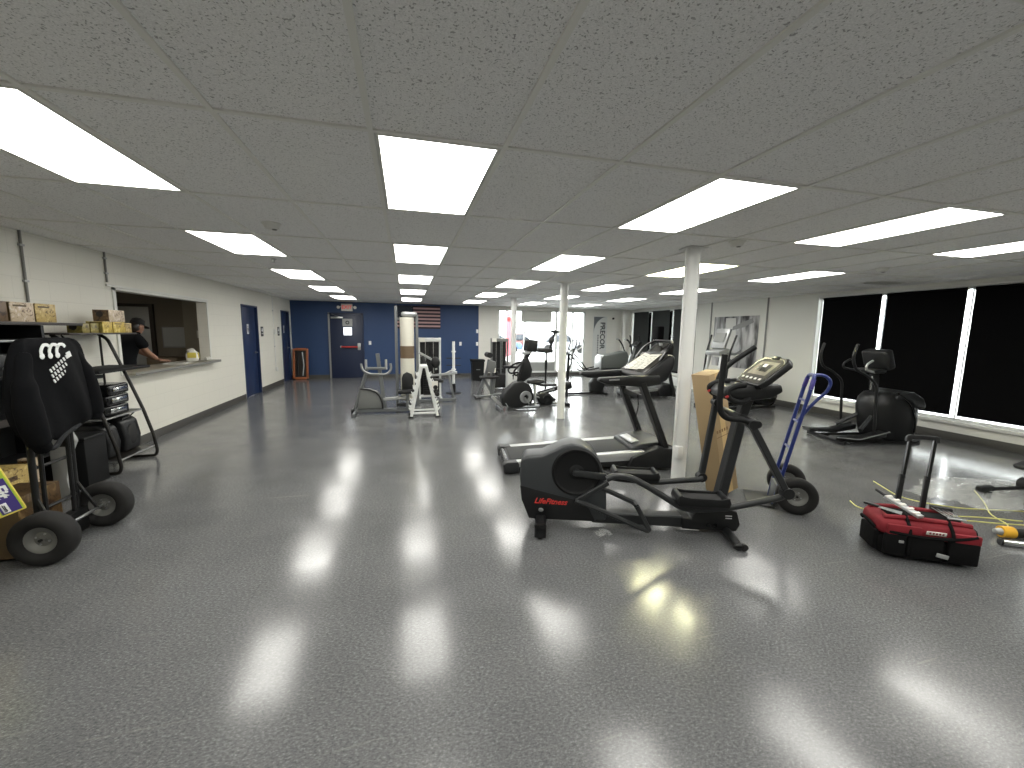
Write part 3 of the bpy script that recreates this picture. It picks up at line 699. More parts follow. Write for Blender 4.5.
# black shelving cabinet by the wall
t = thing('shelf_unit', 'black open shelf unit against the white wall, left of the hanging hoodie', 'shelf unit', (-3.47, 3.95, 0))
MB().bx(0, .32, -.70, 1.16, 1.585, 1.612, .003).build('top_board', 'shelf_dark', t)
for y in (-.70, .70): MB().bx(0, .30, y-.015, y+.015, 0, 1.584).build('side_panel', 'blk', t)
MB().bx(0, .01, -.68, .68, .05, 1.58).build('back_panel', 'blk_soft', t)
for z in (.40, .78, 1.14, 1.44): MB().bx(.012, .29, -.683, .683, z, z+.022).build('shelf', 'blk', t)
MB().bx(.29, .30, -.683, .683, 1.45, 1.46).build('metal_edge', 'steel', t)
MB().bx(.29, .305, -.683, .683, .76, .82).build('brown_edge', 'shelf_dark', t)
lab = ['dark device with pale buttons on the shelf behind the hoodie', 'dark device with pale buttons, right one behind the hoodie']
for k, y in enumerate((3.45, 4.25)):
    q = thing('electronic_device', lab[k], 'device', (-3.32, y, 1.164))
    MB().box((0,0,.09), (.22,.30,.18), bev=.01).build('case', 'blk', q)
    for j in range(4): MB().lathe([(0,0),(.018,0),(.016,.008),(0,.008)], (.12,-.11+.07*j,.06+.05*(j%2)), (1,0,0), 12).build('button', 'silver', q)
# boxes on top
def carton(name, label, c, d, m, grp, rz=0, lens=False, face='box_side'):
    t = thing(name, label, 'box', (c[0], c[1], c[2]), rz, grp)
    q = MB().box((0,0,d[2]/2), d, bev=.003).build('carton', m, t)
    MB().box((0,-d[1]/2-.0006,d[2]/2), (d[0]*.94,.0012,d[2]*.94)).build('end_print', face, q)
    if lens:
        MB().lathe([(0,0),(.032,0),(.032,.003),(.0,.004)], (-.01,-d[1]/2-.001,d[2]*.62), (0,-1,0), 18).build('round_window', 'lens_dark', q)
    else:
        MB().box((d[0]/2+.0006, -d[1]*.1, d[2]*.82), (.0012, d[1]*.55, d[2]*.09)).build('title_strip', face, q)
    return t
G1 = 'printed cartons above the shelf unit'; G2 = 'printed cartons on the rack top'
carton('printed_box', 'dark brown printed carton at the left photo edge above the shelf unit', (-3.28, 4.27, 1.613), (.17,.20,.165), 'print_brown', G1)
carton('printed_box', 'pinkish printed carton, middle of three above the shelf unit', (-3.28, 4.51, 1.613), (.17,.23,.165), 'print_pink', G1)
carton('printed_box', 'tan and yellow printed carton, rightmost of three above the shelf unit', (-3.28, 4.75, 1.613), (.17,.22,.165), 'print_tan', G1)
carton('printed_box', 'dim olive carton with round window, leftmost in the row on the rack', (-3.26, 5.215, 1.513), (.13,.10,.095), 'print_olive', G2, 0, True, 'print_olive')
carton('printed_box', 'second olive carton with round window on the rack top', (-3.26, 5.345, 1.513), (.13,.12,.10), 'print_olive', G2, 0, True, 'print_olive')
carton('printed_box', 'yellow carton with round window beside the tan box pair on the rack', (-3.245, 5.495, 1.513), (.15,.15,.12), 'print_yellow', G2, 0, True, 'print_olive')
carton('printed_box', 'wide yellow carton carrying the pink printed box on the rack', (-3.245, 5.685, 1.513), (.15,.20,.12), 'print_yellow', G2)
carton('printed_box', 'small pale yellow carton at the right end of the rack top', (-3.24, 5.855, 1.513), (.13,.11,.11), 'print_tan', G2)
carton('printed_box', 'pink printed carton on top of the yellow one, dark end with a round window', (-3.245, 5.665, 1.634), (.15,.26,.13), 'print_pink', G2, 0, True, 'print_brown')

# bent-tube rack
t = thing('tube_rack', 'black rack with curved tube legs and four shelves below the service hatch', 'rack', (-3.47, 5.48, 0))
for y in (-.33, .33):
    MB().tube([(.02,y,1.49),(.10,y,1.44),(.25,y,1.0),(.38,y,.60),(.46,y,.28),(.485,y,.08),(.465,y,.02),(.30,y,.0185),(.02,y,.0185)], .0175, .05, 10).build('leg', 'rack_tube', t)
    MB().cyl((.03,y,.03), (.03,y,1.49), .011, n=10).build('upright', 'rack_tube', t)
MB().bx(.0,.33,-.58,.45,1.495,1.512,.003).build('top_shelf', 'shelf_dark', t)
MB().tube([(.05,-.25,1.485),(.22,-.25,1.28)], .008).build('brace', 'rack_tube', t)
MB().box((.25,-.03,1.115), (.42,.86,.03), (0,0,0), bev=.006).build('upper_tray', 'blk_soft', t)
MB().box((.22,-.36,1.06), (.30,.22,.035), (0,0,0), bev=.006).build('under_tray', 'blk', t)
def wireshelf(z, x1):
    f = MB().tube([(.02,-.33,z),(x1,-.33,z),(x1,.33,z),(.02,.33,z)], .0095, .0, 8, closed=True)
    f = f.build('shelf_frame', 'silver_dull', t)
    MB().bx(.03,x1-.01,-.32,.32,z-.004,z+.004).build('shelf_plate', 'rack_tube', f)
wireshelf(.60, .37); wireshelf(.15, .465)
MB().tube([(.03,.33,.32),(.30,.33,.58)], .007).build('brace', 'rack_tube', t)
lab = ['lowest glossy black case in the stack on the tube rack', 'middle glossy black case in the stack on the tube rack', 'topmost glossy black case in the stack on the tube rack']
z = .612
for k in range(3):
    q = thing('equipment_case', lab[k], 'case', (-3.26+.012*k, 5.42, z), 3*k-3, 'black cases on the rack')
    MB().box((0,0,.057), (.30,.36,.112), bev=.022, seg=3).build('shell', 'blk_gloss', q)
    MB().box((.155,0,.057), (.02,.24,.05), bev=.009).build('latch_panel', 'chrome', q)
    MB().box((.0,-.182,.057), (.12,.012,.03), bev=.005).build('grip', 'blk', q)
    z += .115
for k, (y, w, hh, l) in enumerate(((5.30, .20, .38, 'rounded black speaker on the bottom rack shelf, left one'), (5.62, .28, .40, 'rounded black speaker on the bottom rack shelf, right one'))):
    q = thing('speaker', l, 'speaker', (-3.26, y, .16), 0, 'speakers on the bottom rack shelf')
    MB().prism([(-.16,0),(-.16,hh),(.06,hh),(.13,hh-.06),(.16,.16),(.14,0)], -w/2, w/2, 'y', bev=.025, seg=3).build('cabinet', 'blk', q)
    MB().ell((.145, 0, .19), (.02, w*.33, .12)).build('grille', 'rubber', q)
    MB().tube([(.1,-w*.3,hh-.03),(.12,0,hh-.01),(.1,w*.3,hh-.03)], .01, .03, 8).build('handle', 'blk_gloss', q)
t = thing('storage_box', 'plain black box on the floor at the near end of the tube rack', 'box', (-3.22, 4.93, 0))
MB().box((0,0,.24), (.34,.30,.48), bev=.01).build('body', 'blk_soft', t); MB().box((0,0,.49), (.36,.32,.03), bev=.008).build('lid', 'blk', t)
t = thing('plastic_cover', 'pale grey plastic cover with a dark slot, standing by the hand truck', 'cover', (-3.02, 4.50, 0))
MB().prism([(-.10,0),(-.10,.62),(-.06,.68),(.06,.66),(.10,.55),(.04,.40),(.0,.2),(.02,0)], -.02, .02, 'y', bev=.006).build('panel', 'panel_grey', t)
MB().bx(-.03,.03,-.0215,-.019,.50,.60).build('slot', 'blk', t)
t = thing('folder_holder', 'small black and white striped folder holder hanging on the wall above the rack tray', 'folder holder', (-3.5, 5.42, 1.12))
MB().bx(0,.05,-.06,.06,0,.01).build('tray', 'blk', t)
for k in range(5): MB().box((.03,0,.035+.045*k), (.055,.10,.028), bev=.003).build('folder', 'label_white' if k % 2 else 'blk', t)
MB().bx(0,.006,-.06,.06,0,.24).build('back_plate', 'label_white', t)
lab = ['brown carton on the floor by the wall, behind the near truck wheel', 'flat carton standing at the wall beside the brown carton']
carton('floor_carton', lab[0], (-3.22, 4.02, 0), (.30,.36,.44), 'print_tan', None, 0, False, 'print_brown')
carton('floor_carton', lab[1], (-3.14, 4.29, 0), (.10,.06,.46), 'print_pink', None, 0, False, 'print_brown')

# black hand truck with the hoodie on its handle
t = thing('hand_truck', 'black hand truck with wide pneumatic tyres, carrying a hoodie on its handle', 'hand truck', (-2.42, 3.555, 0), 0)
for s in (-1, 1):
    wheel(t, (.06, s*.285, .178), (0, s, 0), .178, .13)
    MB().tube([(-.06,s*.17,.03),(-.045,s*.17,.25),(-.03,s*.17,1.40)], .019, .03, 10).build('side_rail', 'blk', t)
    MB().tube([(-.035,s*.12,.03),(-.02,s*.12,1.0)], .014, 0, 8).build('inner_rail', 'blk', t)
    MB().tube([(-.04,s*.17,.42),(.06,s*.20,.178)], .012, 0, 8).build('axle_brace', 'blk', t)
MB().cyl((.06,-.26,.178),(.06,.26,.178), .011, n=10).build('axle', 'steel', t)
MB().tube([(-.03,-.17,1.39),(-.02,-.17,1.445),(.0,-.10,1.468),(.0,.10,1.468),(-.02,.17,1.445),(-.03,.17,1.39)], .019, .05, 10).build('top_handle', 'blk', t)
for z in (.32,.62,.92,1.2): MB().tube([(-.04,-.165,z),(-.04,.165,z)], .012).build('cross_bar', 'blk', t)
MB().bx(-.34,-.05,-.20,.20,.010,.022,.003).build('toe_plate', 'blk', t)
MB().bx(-.075,.0,-.2,.2,.03,.2,.006).build('base_plate', 'blk', t)
q = carton('carton_on_truck', 'brown carton low on the toe plate of the black hand truck', (-2.64, 3.50, .023), (.24,.34,.42), 'print_brown', None)

# hoodie: draped cloth
t = thing('hoodie', 'black hooded sweatshirt with white back print draped over the black hand truck handle', 'hoodie', (-2.42, 3.56, 0))
def hood_ring(z, y0, y1, th, xc, n=44, dip=0.):
    out = []
    for k in range(n):
        a = 2*PI*k/n; c, s = math.cos(a), math.sin(a)
        yy = (y0+y1)/2+(y1-y0)/2*(abs(s)**.8)*(1 if s > 0 else -1)
        f = 1+.16*math.sin(5*a+z*6)+.10*math.sin(11*a+z*11)
        xx = xc+th/2*(abs(c)**.7)*(1 if c > 0 else -1)*f
        out.append((xx, yy, z-dip*max(0, (1-abs((yy-(-.10))/.22))) ))
    return out
rings = [hood_ring(1.503,-.16,.16,.05,.0), hood_ring(1.492,-.21,.23,.10,.0), hood_ring(1.46,-.24,.255,.15,.0), hood_ring(1.36,-.29,.265,.18,.005),
         hood_ring(1.22,-.32,.28,.19,.01), hood_ring(1.08,-.33,.30,.19,.01), hood_ring(.97,-.32,.315,.18,.01), hood_ring(.90,-.29,.315,.16,.01, dip=.04), hood_ring(.862,-.26,.30,.13,.01, dip=.12)]
MB().loft(rings).build('garment_body', 'cloth_black', t, sub=1)
# sleeve hanging on the far side and hood fold
MB().tube([(.02,.18,1.42),(.05,.22,1.30),(.055,.255,1.12),(.055,.285,.93),(.05,.28,.86)], .058, .1, 14, scale=[.7,1.,1.1,1.05,.85]).build('sleeve', 'cloth_black', t, sub=1)
MB().tube([(.03,-.22,1.42),(.055,-.285,1.25),(.065,-.29,1.02),(.06,-.24,.82),(.055,-.19,.75)], .062, .1, 14, scale=[.7,1.,1.15,1.05,.8]).build('sleeve', 'cloth_black', t, sub=1)
MB().tube([(.085,-.26,.80),(.085,-.17,.745),(.075,-.06,.82),(.07,.1,.865)], .015, .05, 8).build('hem', 'cloth_rib', t)
# print: swirls and rows of slanted strokes, on the side facing the room
px = .112
def yz(y, z): return (px, y, z)
for y in (-.165, -.10, -.04):
    MB().bar([yz(y-.04,1.385),yz(y-.045,1.42),yz(y-.02,1.46),yz(y+.015,1.458),yz(y+.03,1.44)], .020, .006, fil=.02, up=(1,0,0)).build('print_curl', 'white_print', t)
    MB().ell(yz(y-.038,1.385), (.004,.019,.020)).build('print_drop', 'white_print', t)
for r in range(3):
    for k in range(7-r):
        y = -.150+.024*k+.010*r; z = 1.285+.014*k-.036*r
        q = MB().box((px, y, z), (.005, .011, .024), (30, 0, 0)).build('print_stroke', 'white_print', t)
MB().box((px, .015, 1.385), (.005,.036,.038), (20,0,0)).build('print_patch', 'white_print', t)

# flat carton with the purple print, leaning on the truck
mat('sign_yellow', (214,196,84), .5); mat('sign_green', (160,186,60), .5); mat('sign_purple', (62,50,118), .45); mat('sign_pale', (206,196,160), .55)
n_ = Vector((.62,-.785,0)).normalized(); h_ = Vector((.785,.62,0)).normalized(); a_ = R(74)
u_ = h_*math.cos(a_)-Vector((0,0,1))*math.sin(a_); v_ = h_*math.sin(a_)+Vector((0,0,1))*math.cos(a_)
Mx = Matrix((u_, v_, n_)).transposed().to_4x4(); Mx.translation = Vector((-2.268, 3.05, .475))
t = thing('printed_carton', 'flat yellow carton with purple Fit lettering leaning by the near truck wheel', 'box', (0,0,0)); t.matrix_world = Mx
MB().bx(-.50,0,-1.36,0,-.04,0,.006).build('carton', 'sign_yellow', t)
p = MB().bx(-.49,-.010,-.10,-.006,.0,.0012).build('green_band', 'sign_green', t)
p = MB().bx(-.225,-.012,-.095,-.014,.0008,.002,.0).build('purple_band', 'sign_purple', t)
text('Fit', .080, (-.155,-.055,.003), (1,0,0), (0,1,0), 'white_print', parent=p, shear=.2, bold=.003)
q = MB().box((-.050,-.072,.003), (.062,.028,.003), bev=.001).build('address_patch', 'white_print', t)
text('.com', .024, (-.050,-.072,.0055), (1,0,0), (0,1,0), 'sign_dark', parent=q, bold=.001)
MB().bx(-.49,-.015,-1.34,-.135,.0,.001).build('pale_panel', 'sign_pale', t)
text('p', .085, (-.275,-.05,.003), (1,0,0), (0,1,0), 'sign_dark', parent=t, bold=.004)

# ---------------------------------------------------------------- office behind the hatch
mat('skin', (150,112,92), .55); mat('shirt', (12,14,18), .85, spec=.2, bump=.2, bscale=25.); mat('cap', (16,16,18), .75); mat('jeans', (34,38,50), .8)
mat('whiteboard', (168,172,172), .35); mat('wood_dim', (110,96,76), .5)
def person():
    t = thing('person', 'person in black t-shirt and dark cap leaning over the counter behind the hatch', 'person', (-4.10, 7.36, 0), 0)
    # faces +y/+x, torso bent towards the counter
    V = [(0,0,.90),(-.03,.02,1.08),(-.02,.08,1.25),(.02,.16,1.42),(.03,.22,1.50),   # pelvis .. neck base
         (.17,.05,1.40),(.235,.13,1.20),(.30,.27,1.075),            # right arm (towards hatch)
         (-.10,.27,1.40),(-.02,.38,1.22),(.20,.42,1.08),           # left arm
         (.09,-.02,.86),(.11,.0,.50),(.11,-.06,.08),(-.09,.02,.86),(-.09,.05,.50),(-.09,.0,.08),(.13,.06,.05),(-.08,.12,.05)]
    Rr = [(.12,.10),(.125,.10),(.135,.10),(.115,.08),(.056,.056),(.054,.054),(.045,.045),(.032,.032),(.054,.054),(.048,.048),(.032,.032),(.09,.09),(.065,.065),(.045,.045),(.09,.09),(.065,.065),(.045,.045),(.04,.035),(.04,.035)]
    Ed = [(0,1),(1,2),(2,3),(3,4),(3,5),(5,6),(6,7),(3,8),(8,9),(9,10),(0,11),(11,12),(12,13),(0,14),(14,15),(15,16),(13,17),(16,18)]
    def skin(name, V, Rr, Ed, m, root=0, lev=2):
        me = bpy.data.meshes.new(name); me.from_pydata(V, Ed, []); o = bpy.data.objects.new(name, me); C.objects.link(o)
        sm = o.modifiers.new('skin', 'SKIN'); sm.use_smooth_shade = True
        for i, r in enumerate(Rr): me.skin_vertices[0].data[i].radius = r
        for i in range(len(V)): me.skin_vertices[0].data[i].use_root = (i == root)
        ss = o.modifiers.new('sub', 'SUBSURF'); ss.levels = lev; ss.render_levels = lev
        dg = bpy.context.evaluated_depsgraph_get(); dg.update()
        m2 = bpy.data.meshes.new_from_object(o.evaluated_get(dg)); m2.name = name
        bpy.data.objects.remove(o)
        for p in m2.polygons: p.use_smooth = True
        m2.materials.clear(); m2.materials.append(MATS[m])
        ob = bpy.data.objects.new(name, m2); C.objects.link(ob); ob.parent = t
        return ob
    b = skin('body', V, Rr, Ed, 'skin')
    # head on the neck, looking down along the counter
    hc = Vector((.055, .29, 1.585)); M = Matrix.Translation(hc) @ Euler((R(-24), 0, R(-25))).to_matrix().to_4x4()
    hd = MB().ell((0,0,0), (.075,.095,.115), (0,0,0), 20, 14)
    hd.ell((0,.03,-.06), (.055,.065,.055), (0,0,0), 14, 10).ell((0,.10,-.012), (.013,.018,.02), (0,0,0), 8, 6)
    for s in (-1,1): hd.ell((s*.076,-.005,-.01), (.012,.02,.03), (0,0,0), 8, 6)
    hd.rot(M).build('head', 'skin', t)
    for s in (-1,1): MB().ell((s*.03,.086,.012), (.012,.008,.007), (0,0,0), 8, 6).rot(M).build('eye', 'lens_dark', t)
    MB().box((0,.093,-.06), (.04,.006,.008), bev=.002).rot(M).build('mouth', 'red_grip', t)
    MB().ell((0,-.02,-.01), (.079,.085,.10), (0,0,0), 16, 10).rot(M).build('hair', 'lens_dark', t)
    cp = MB().lathe([(.089,.0),(.089,.03),(.078,.075),(.045,.10),(0,.105)], (0,-.005,.03), (0,0,1), 24)
    cp.prism([(-.075,.05),(-.07,.13),(-.03,.165),(.03,.165),(.07,.13),(.075,.05)], .032, .042, 'z', bev=.003)
    cp.rot(M).build('cap', 'cap', t)
    # shirt a little outside the body, trousers
    sv = [(0,-.01,.86)]+[V[i] for i in (1,2,3)]+[(.17,.05,1.40),(.225,.14,1.25),(-.10,.27,1.40),(-.045,.38,1.26),(.028,.20,1.475)]
    sr = [(.185,.155),(.172,.14),(.185,.145),(.17,.13),(.092,.092),(.074,.074),(.092,.092),(.074,.074),(.07,.07)]
    skin('t_shirt', sv, sr, [(0,1),(1,2),(2,3),(3,4),(4,5),(3,6),(6,7),(3,8)], 'shirt')
    tv = [(0,0,.99),(.09,-.02,.84),(.11,.0,.50),(.11,-.06,.10),(-.09,.02,.84),(-.09,.05,.50),(-.09,.0,.10)]
    skin('trousers', tv, [(.165,.135),(.105,.105),(.08,.08),(.065,.065),(.105,.105),(.08,.08),(.065,.065)], [(0,1),(1,2),(2,3),(0,4),(4,5),(5,6)], 'jeans')
    for s, x, y in ((1,.12,.0),(-1,-.085,.06)): MB().box((x,y+.02,.035), (.09,.26,.07), bev=.03, seg=3).build('shoe', 'blk_soft', t)
    # hands with five fingers resting on the counter
    def hand(o, rz, sd):
        Hm = Matrix.Translation(o) @ Matrix.Rotation(R(rz), 4, 'Z') @ Matrix.Rotation(R(-8), 4, 'X')
        Vv = [(0,-.05,.012),(0,0,.008),(0,.045,.004)]; Rv = [(.022,.022),(.034,.015),(.036,.013)]; Ev = [(0,1),(1,2)]
        for k, ln in enumerate((.062,.072,.068,.052)):
            x = (-.027+.018*k)*sd; i = len(Vv)
            Vv += [(x,.06,.004),(x*1.15,.06+ln*.5,.010),(x*1.2,.06+ln,-.006)]; Rv += [(.0095,.0095),(.0085,.0085),(.007,.007)]; Ev += [(2,i),(i,i+1),(i+1,i+2)]
        i = len(Vv); Vv += [(-.040*sd,.01,.0),(-.058*sd,.045,-.004)]; Rv += [(.011,.011),(.008,.008)]; Ev += [(1,i),(i,i+1)]
        Vv = [tuple(Hm @ Vector(q)) for q in Vv]
        skin('hand', Vv, Rv, Ev, 'skin', 0, 1)
    hand((.325,.32,1.045), -20, 1); hand((.25,.45,1.05), -60, -1)
person()
t = thing('whiteboard', 'grey whiteboard on the office wall behind the hatch', 'whiteboard', (-4.6, OYb-.012, 1.37))
MB().bx(-.30,.34,-.008,.011,-.21,.21,.003).build('frame', 'silver_dull', t); MB().bx(-.28,.32,-.011,-.006,-.19,.19).build('board', 'whiteboard', t); MB().bx(-.28,.32,-.045,-.008,-.215,-.20).build('pen_tray', 'silver_dull', t)
t = thing('wall_notice', 'white paper notice on the pale pier inside the office', 'notice', (-4.02, OYb-.25, 1.44))
MB().bx(-.16,.16,-.004,-.0005,-.075,.075).build('sheet', 'paper', t); MB().bx(-.12,.12,-.005,-.0035,.01,.03).build('printed_line', 'print_grey', t)
t = thing('office_door', 'tall dark framed doorway at the end of the office', 'door', (-5.5, OYb, 0))
MB().bx(-.45,.42,-.04,-.002,0,1.98,.004).build('leaf', 'whiteboard', t)
for x0, x1 in ((-.52,-.45),(.42,.49)): MB().bx(x0,x1,-.06,-.002,0,2.04).build('jamb', 'lens_dark', t)
MB().bx(-.45,.42,-.06,-.002,1.98,2.04).build('head_jamb', 'lens_dark', t)
t = thing('filing_cabinet', 'low tan cabinet under the office whiteboard', 'cabinet', (-4.78, 9.78, 0))
MB().bx(-.18,.34,-.2,.28,0,.98,.01).build('body', 'wood_dim', t)
for k in range(2):
    d = MB().bx(-.16,.32,-.212,-.199,.08+.45*k,.47+.45*k,.004).build('drawer', 'wood_dim', t); MB().tube([(-.1,-.212,.30+.45*k),(-.1,-.235,.30+.45*k),(.06,-.235,.30+.45*k),(.06,-.212,.30+.45*k)], .006, .01, 6).build('drawer_pull', 'steel', d)
# things on the counter
t = thing('printed_bag', 'white and yellow printed bag on the counter ledge by the hatch end', 'bag', (-3.54, 8.12, .997), 20)
MB().box((0,0,.09), (.17,.22,.15), (8,-6,0), bev=.035, seg=3).box((-.01,.02,.185), (.10,.15,.06), (10,-18,12), bev=.02, seg=3).build('bag_body', 'label_white', t)
MB().box((.0,-.114,.12), (.12,.012,.09), (8,0,0), bev=.003).build('yellow_label', 'sign_yellow', t); MB().box((.088,.0,.11), (.012,.15,.09), (0,-6,0), bev=.003).build('yellow_label', 'sign_yellow', t); MB().box((.095,.0,.10), (.006,.09,.03), (0,-6,0)).build('dark_print', 'lens_dark', t)
t = thing('paper_cup', 'small white cup lying on the counter beside the printed bag', 'cup', (-3.42, 8.33, 1.0), 0)
MB().lathe([(0,0),(.028,0),(.036,.09),(.033,.09),(.026,.006),(0,.006)], (-.0,-.04,.037), (.3,1,0), 18).build('cup_wall', 'paper', t)
t = thing('open_magazine', 'open printed magazine on the counter under the person\'s hands', 'magazine', (-3.60, 7.78, .997), 8)
for s in (-1,1): MB().prism([(0,.002),(s*.06,.016),(s*.15,.014),(s*.21,.003),(s*.21,.0),(0,.0)], -.14, .14, 'x').build('page_block', 'paper', t)
for s in (-1,1): MB().box((.0,s*.105,.0165), (.18,.10,.002)).build('printed_picture', 'print_grey', t)

t = thing('floor_carton', 'low brown carton on the floor under the far end of the purple printed carton', 'box', (-3.26, 2.22, 0), 38)
MB().box((0,0,.042), (.34,.34,.084), bev=.004).build('carton', 'card', t); MB().box((0,0,.0846), (.05,.33,.001)).build('tape_strip', 'tape', t)
# ================================================================== back wall and ceiling fittings
mat('exit_white', (214,212,204), .5); mat('exit_red', (206,92,88), .5, emit=(220,70,64), strength=.35)
t = thing('exit_sign', 'lit exit sign with two emergency lamps above the navy door', 'exit sign', (-1.83, YB, 2.28))
MB().box((0,-.045,.0), (.34,.07,.23), bev=.008).build('housing', 'exit_white', t)
p = MB().box((.0,-.082,0), (.27,.006,.15)).build('face', 'exit_white', t)
text('EXIT', .15, (0,-.086,0), (1,0,0), (0,0,1), 'exit_red', parent=p, bold=.003)
for s in (-1,1):
    MB().tube([(s*.17,-.05,.02),(s*.23,-.06,.02)], .012).build('lamp_arm', 'exit_white', t); MB().lathe([(0,0),(.05,0),(.045,.05),(.02,.07),(0,.07)], (s*.25,-.10,.0), (0,1,0), 18).build('emergency_lamp', 'label_white', t)
# navy exit door
dx0, dx1 = -2.36, -1.40
d = MB().bx(dx0,dx1,YB-.05,YB-.005,.005,2.05,.003).build('door_3', 'door_navy', kind='structure')
f = MB().bx(dx0-.05,dx0,YB-.06,YB-.001,0,2.11).build('door_frame', 'steel', d); MB().bx(dx1,dx1+.05,YB-.06,YB-.001,0,2.11).bx(dx0-.05,dx1+.05,YB-.06,YB-.001,2.05,2.11).build('door_frame', 'door_navy', d)
t = thing('door_closer', 'steel closer arm at the top of the navy exit door', 'door closer', (-2.14, YB-.05, 1.95)); MB().box((0,-.03,0), (.36,.055,.06), bev=.008).build('closer_body', 'steel', t); MB().tube([(.1,-.05,.03),(-.02,-.12,.06),(-.15,-.04,.11)], .008).build('closer_arm', 'steel', t)
t = thing('panic_bar', 'red and grey push bar on the navy exit door', 'push bar', (-1.76, YB-.05, 1.02))
MB().box((-.02,-.055,0), (.52,.035,.05), bev=.008).build('push_bar', 'red_grip', t); MB().box((.27,-.04,.01), (.09,.075,.22), bev=.01).build('latch_case', 'silver', t); MB().box((-.28,-.035,0), (.05,.068,.06), bev=.006).build('end_mount', 'silver', t)
t = thing('door_poster', 'grey notice at the top of the navy exit door', 'notice', (-1.83, YB-.052, 1.80)); MB().bx(-.15,.15,-.003,0,-.12,.12).build('sheet', 'silver_dull', t); MB().lathe([(.03,0),(.06,0),(.06,.002),(.03,.002)], (.0,-.0035,.0), (0,-1,0), 20).build('round_symbol', 'sign_dark', t)
mat('glow_white', (235,240,245), .3, emit=(240,246,255), strength=1.2)  # white panel on the door, made bright by its own added emission
t = thing('glowing_panel', 'small white panel with added glow in the navy exit door below the grey notice', 'window', (-1.83, YB-.052, 1.52)); MB().bx(-.14,.14,-.006,-.0005,-.14,.14,.002).build('frame', 'door_navy', t); MB().bx(-.125,.02,-.008,-.005,-.125,.125).build('pane', 'glow_white', t); MB().bx(.028,.125,-.008,-.005,-.125,.125).build('pane', 'glow_white', t)
def plate(x, z, label):
    t = thing('switch_plate', label, 'switch', (x, YB, z)); MB().box((0,-.004,0), (.08,.008,.125), bev=.002).build('cover', 'icon_white', t); MB().box((0,-.010,0), (.02,.012,.04), bev=.002).build('toggle', 'label_white', t)
plate(-1.16, 1.15, 'white switch plate just right of the navy exit door'); plate(1.82, 1.14, 'white switch plate on the blue wall right of the flag'); plate(2.41, 1.14, 'lower white switch plate at the right edge of the blue wall'); plate(2.41, 1.58, 'upper white switch plate at the right edge of the blue wall')
# flag
mat('flag_dark', (38,32,40), .8); mat('flag_pale', (172,140,140), .8); mat('flag_blue', (28,36,50), .8); mat('flag_star', (120,126,130), .8)
t = thing('flag', 'dark striped flag with stars hanging on the blue wall behind the tall machine', 'flag', (.39, YB-.001, 2.02))
fw_, fh_ = 1.50, .76
q = MB().bx(-fw_/2, fw_/2, -.004, 0, -fh_/2, fh_/2).build('cloth', 'flag_dark', t)
for k in range(6):
    z = fh_/2-fh_/13*(2*k+1.5); x0 = -fw_/2+(.60 if k < 3 else 0)
    MB().bx(x0, fw_/2-.005, -.006, -.003, z-fh_/26, z+fh_/26).build('pale_stripe', 'flag_pale', q)
cn = MB().bx(-fw_/2, -fw_/2+.60, -.007, -.004, fh_/2-fh_*7/13, fh_/2).build('canton', 'flag_blue', q)
st = MB()
for r in range(9):
    for c in range(6 if r % 2 == 0 else 5):
        cx_ = -fw_/2+.05+.1*c+(.05 if r % 2 else 0); cz = fh_/2-.022-.0425*r; pts = []
        for k in range(10):
            rr = .019 if k % 2 == 0 else .008; a = PI/2+k*PI/5; pts.append((cx_+rr*math.cos(a), cz+rr*math.sin(a)))
        st.prism(pts, -.0085, -.007, 'y')
st.build('stars', 'flag_star', cn, kind='stuff')
# wooden framed thing in the corner
mat('orange_wood', (158,92,54), .5, vary=.2, vscale=10.)
t = thing('wooden_frame', 'orange wooden framed panel leaning in the back left corner', 'frame', (-3.22, 13.98, 0), 0)
M = Matrix.Rotation(R(-8), 4, 'X')
for x in (-.19,.19): MB().bx(x-.03,x+.03,-.03,.03,.03,.97,.004).rot(M).build('side_bar', 'orange_wood', t)
for z in (.04,.95): MB().bx(-.16,.16,-.03,.03,z-.035,z+.035,.004).rot(M).build('cross_bar', 'orange_wood', t)
MB().bx(-.16,.16,.005,.02,.07,.92).rot(M).build('back_panel', 'lens_dark', t)
MB().tube([(-.07,-.01,.10),(-.08,-.01,.4),(-.05,-.01,.82)], .02).rot(M).build('inner_post', 'blk', t); MB().tube([(.06,-.01,.12),(.09,-.01,.45),(.05,-.01,.86)], .022).rot(M).build('inner_post', 'silver_dull', t)
# black bin
t = thing('waste_bin', 'black lidded waste bin at the foot of the blue wall', 'bin', (2.2, 13.0, 0), 0)
MB().loft([[(x*a,y*a*.8,z) for x,y in ((-.2,-.2),(.2,-.2),(.2,.2),(-.2,.2))] for a,z in ((.82,0),(.85,.02),(1.,.62))]).build('bin_body', 'blk', t); MB().box((0,0,.655), (.44,.36,.07), bev=.015).build('lid', 'blk_soft', t); MB().bx(-.06,.06,-.172,-.165,.36,.38).build('label_plate', 'silver_dull', t)
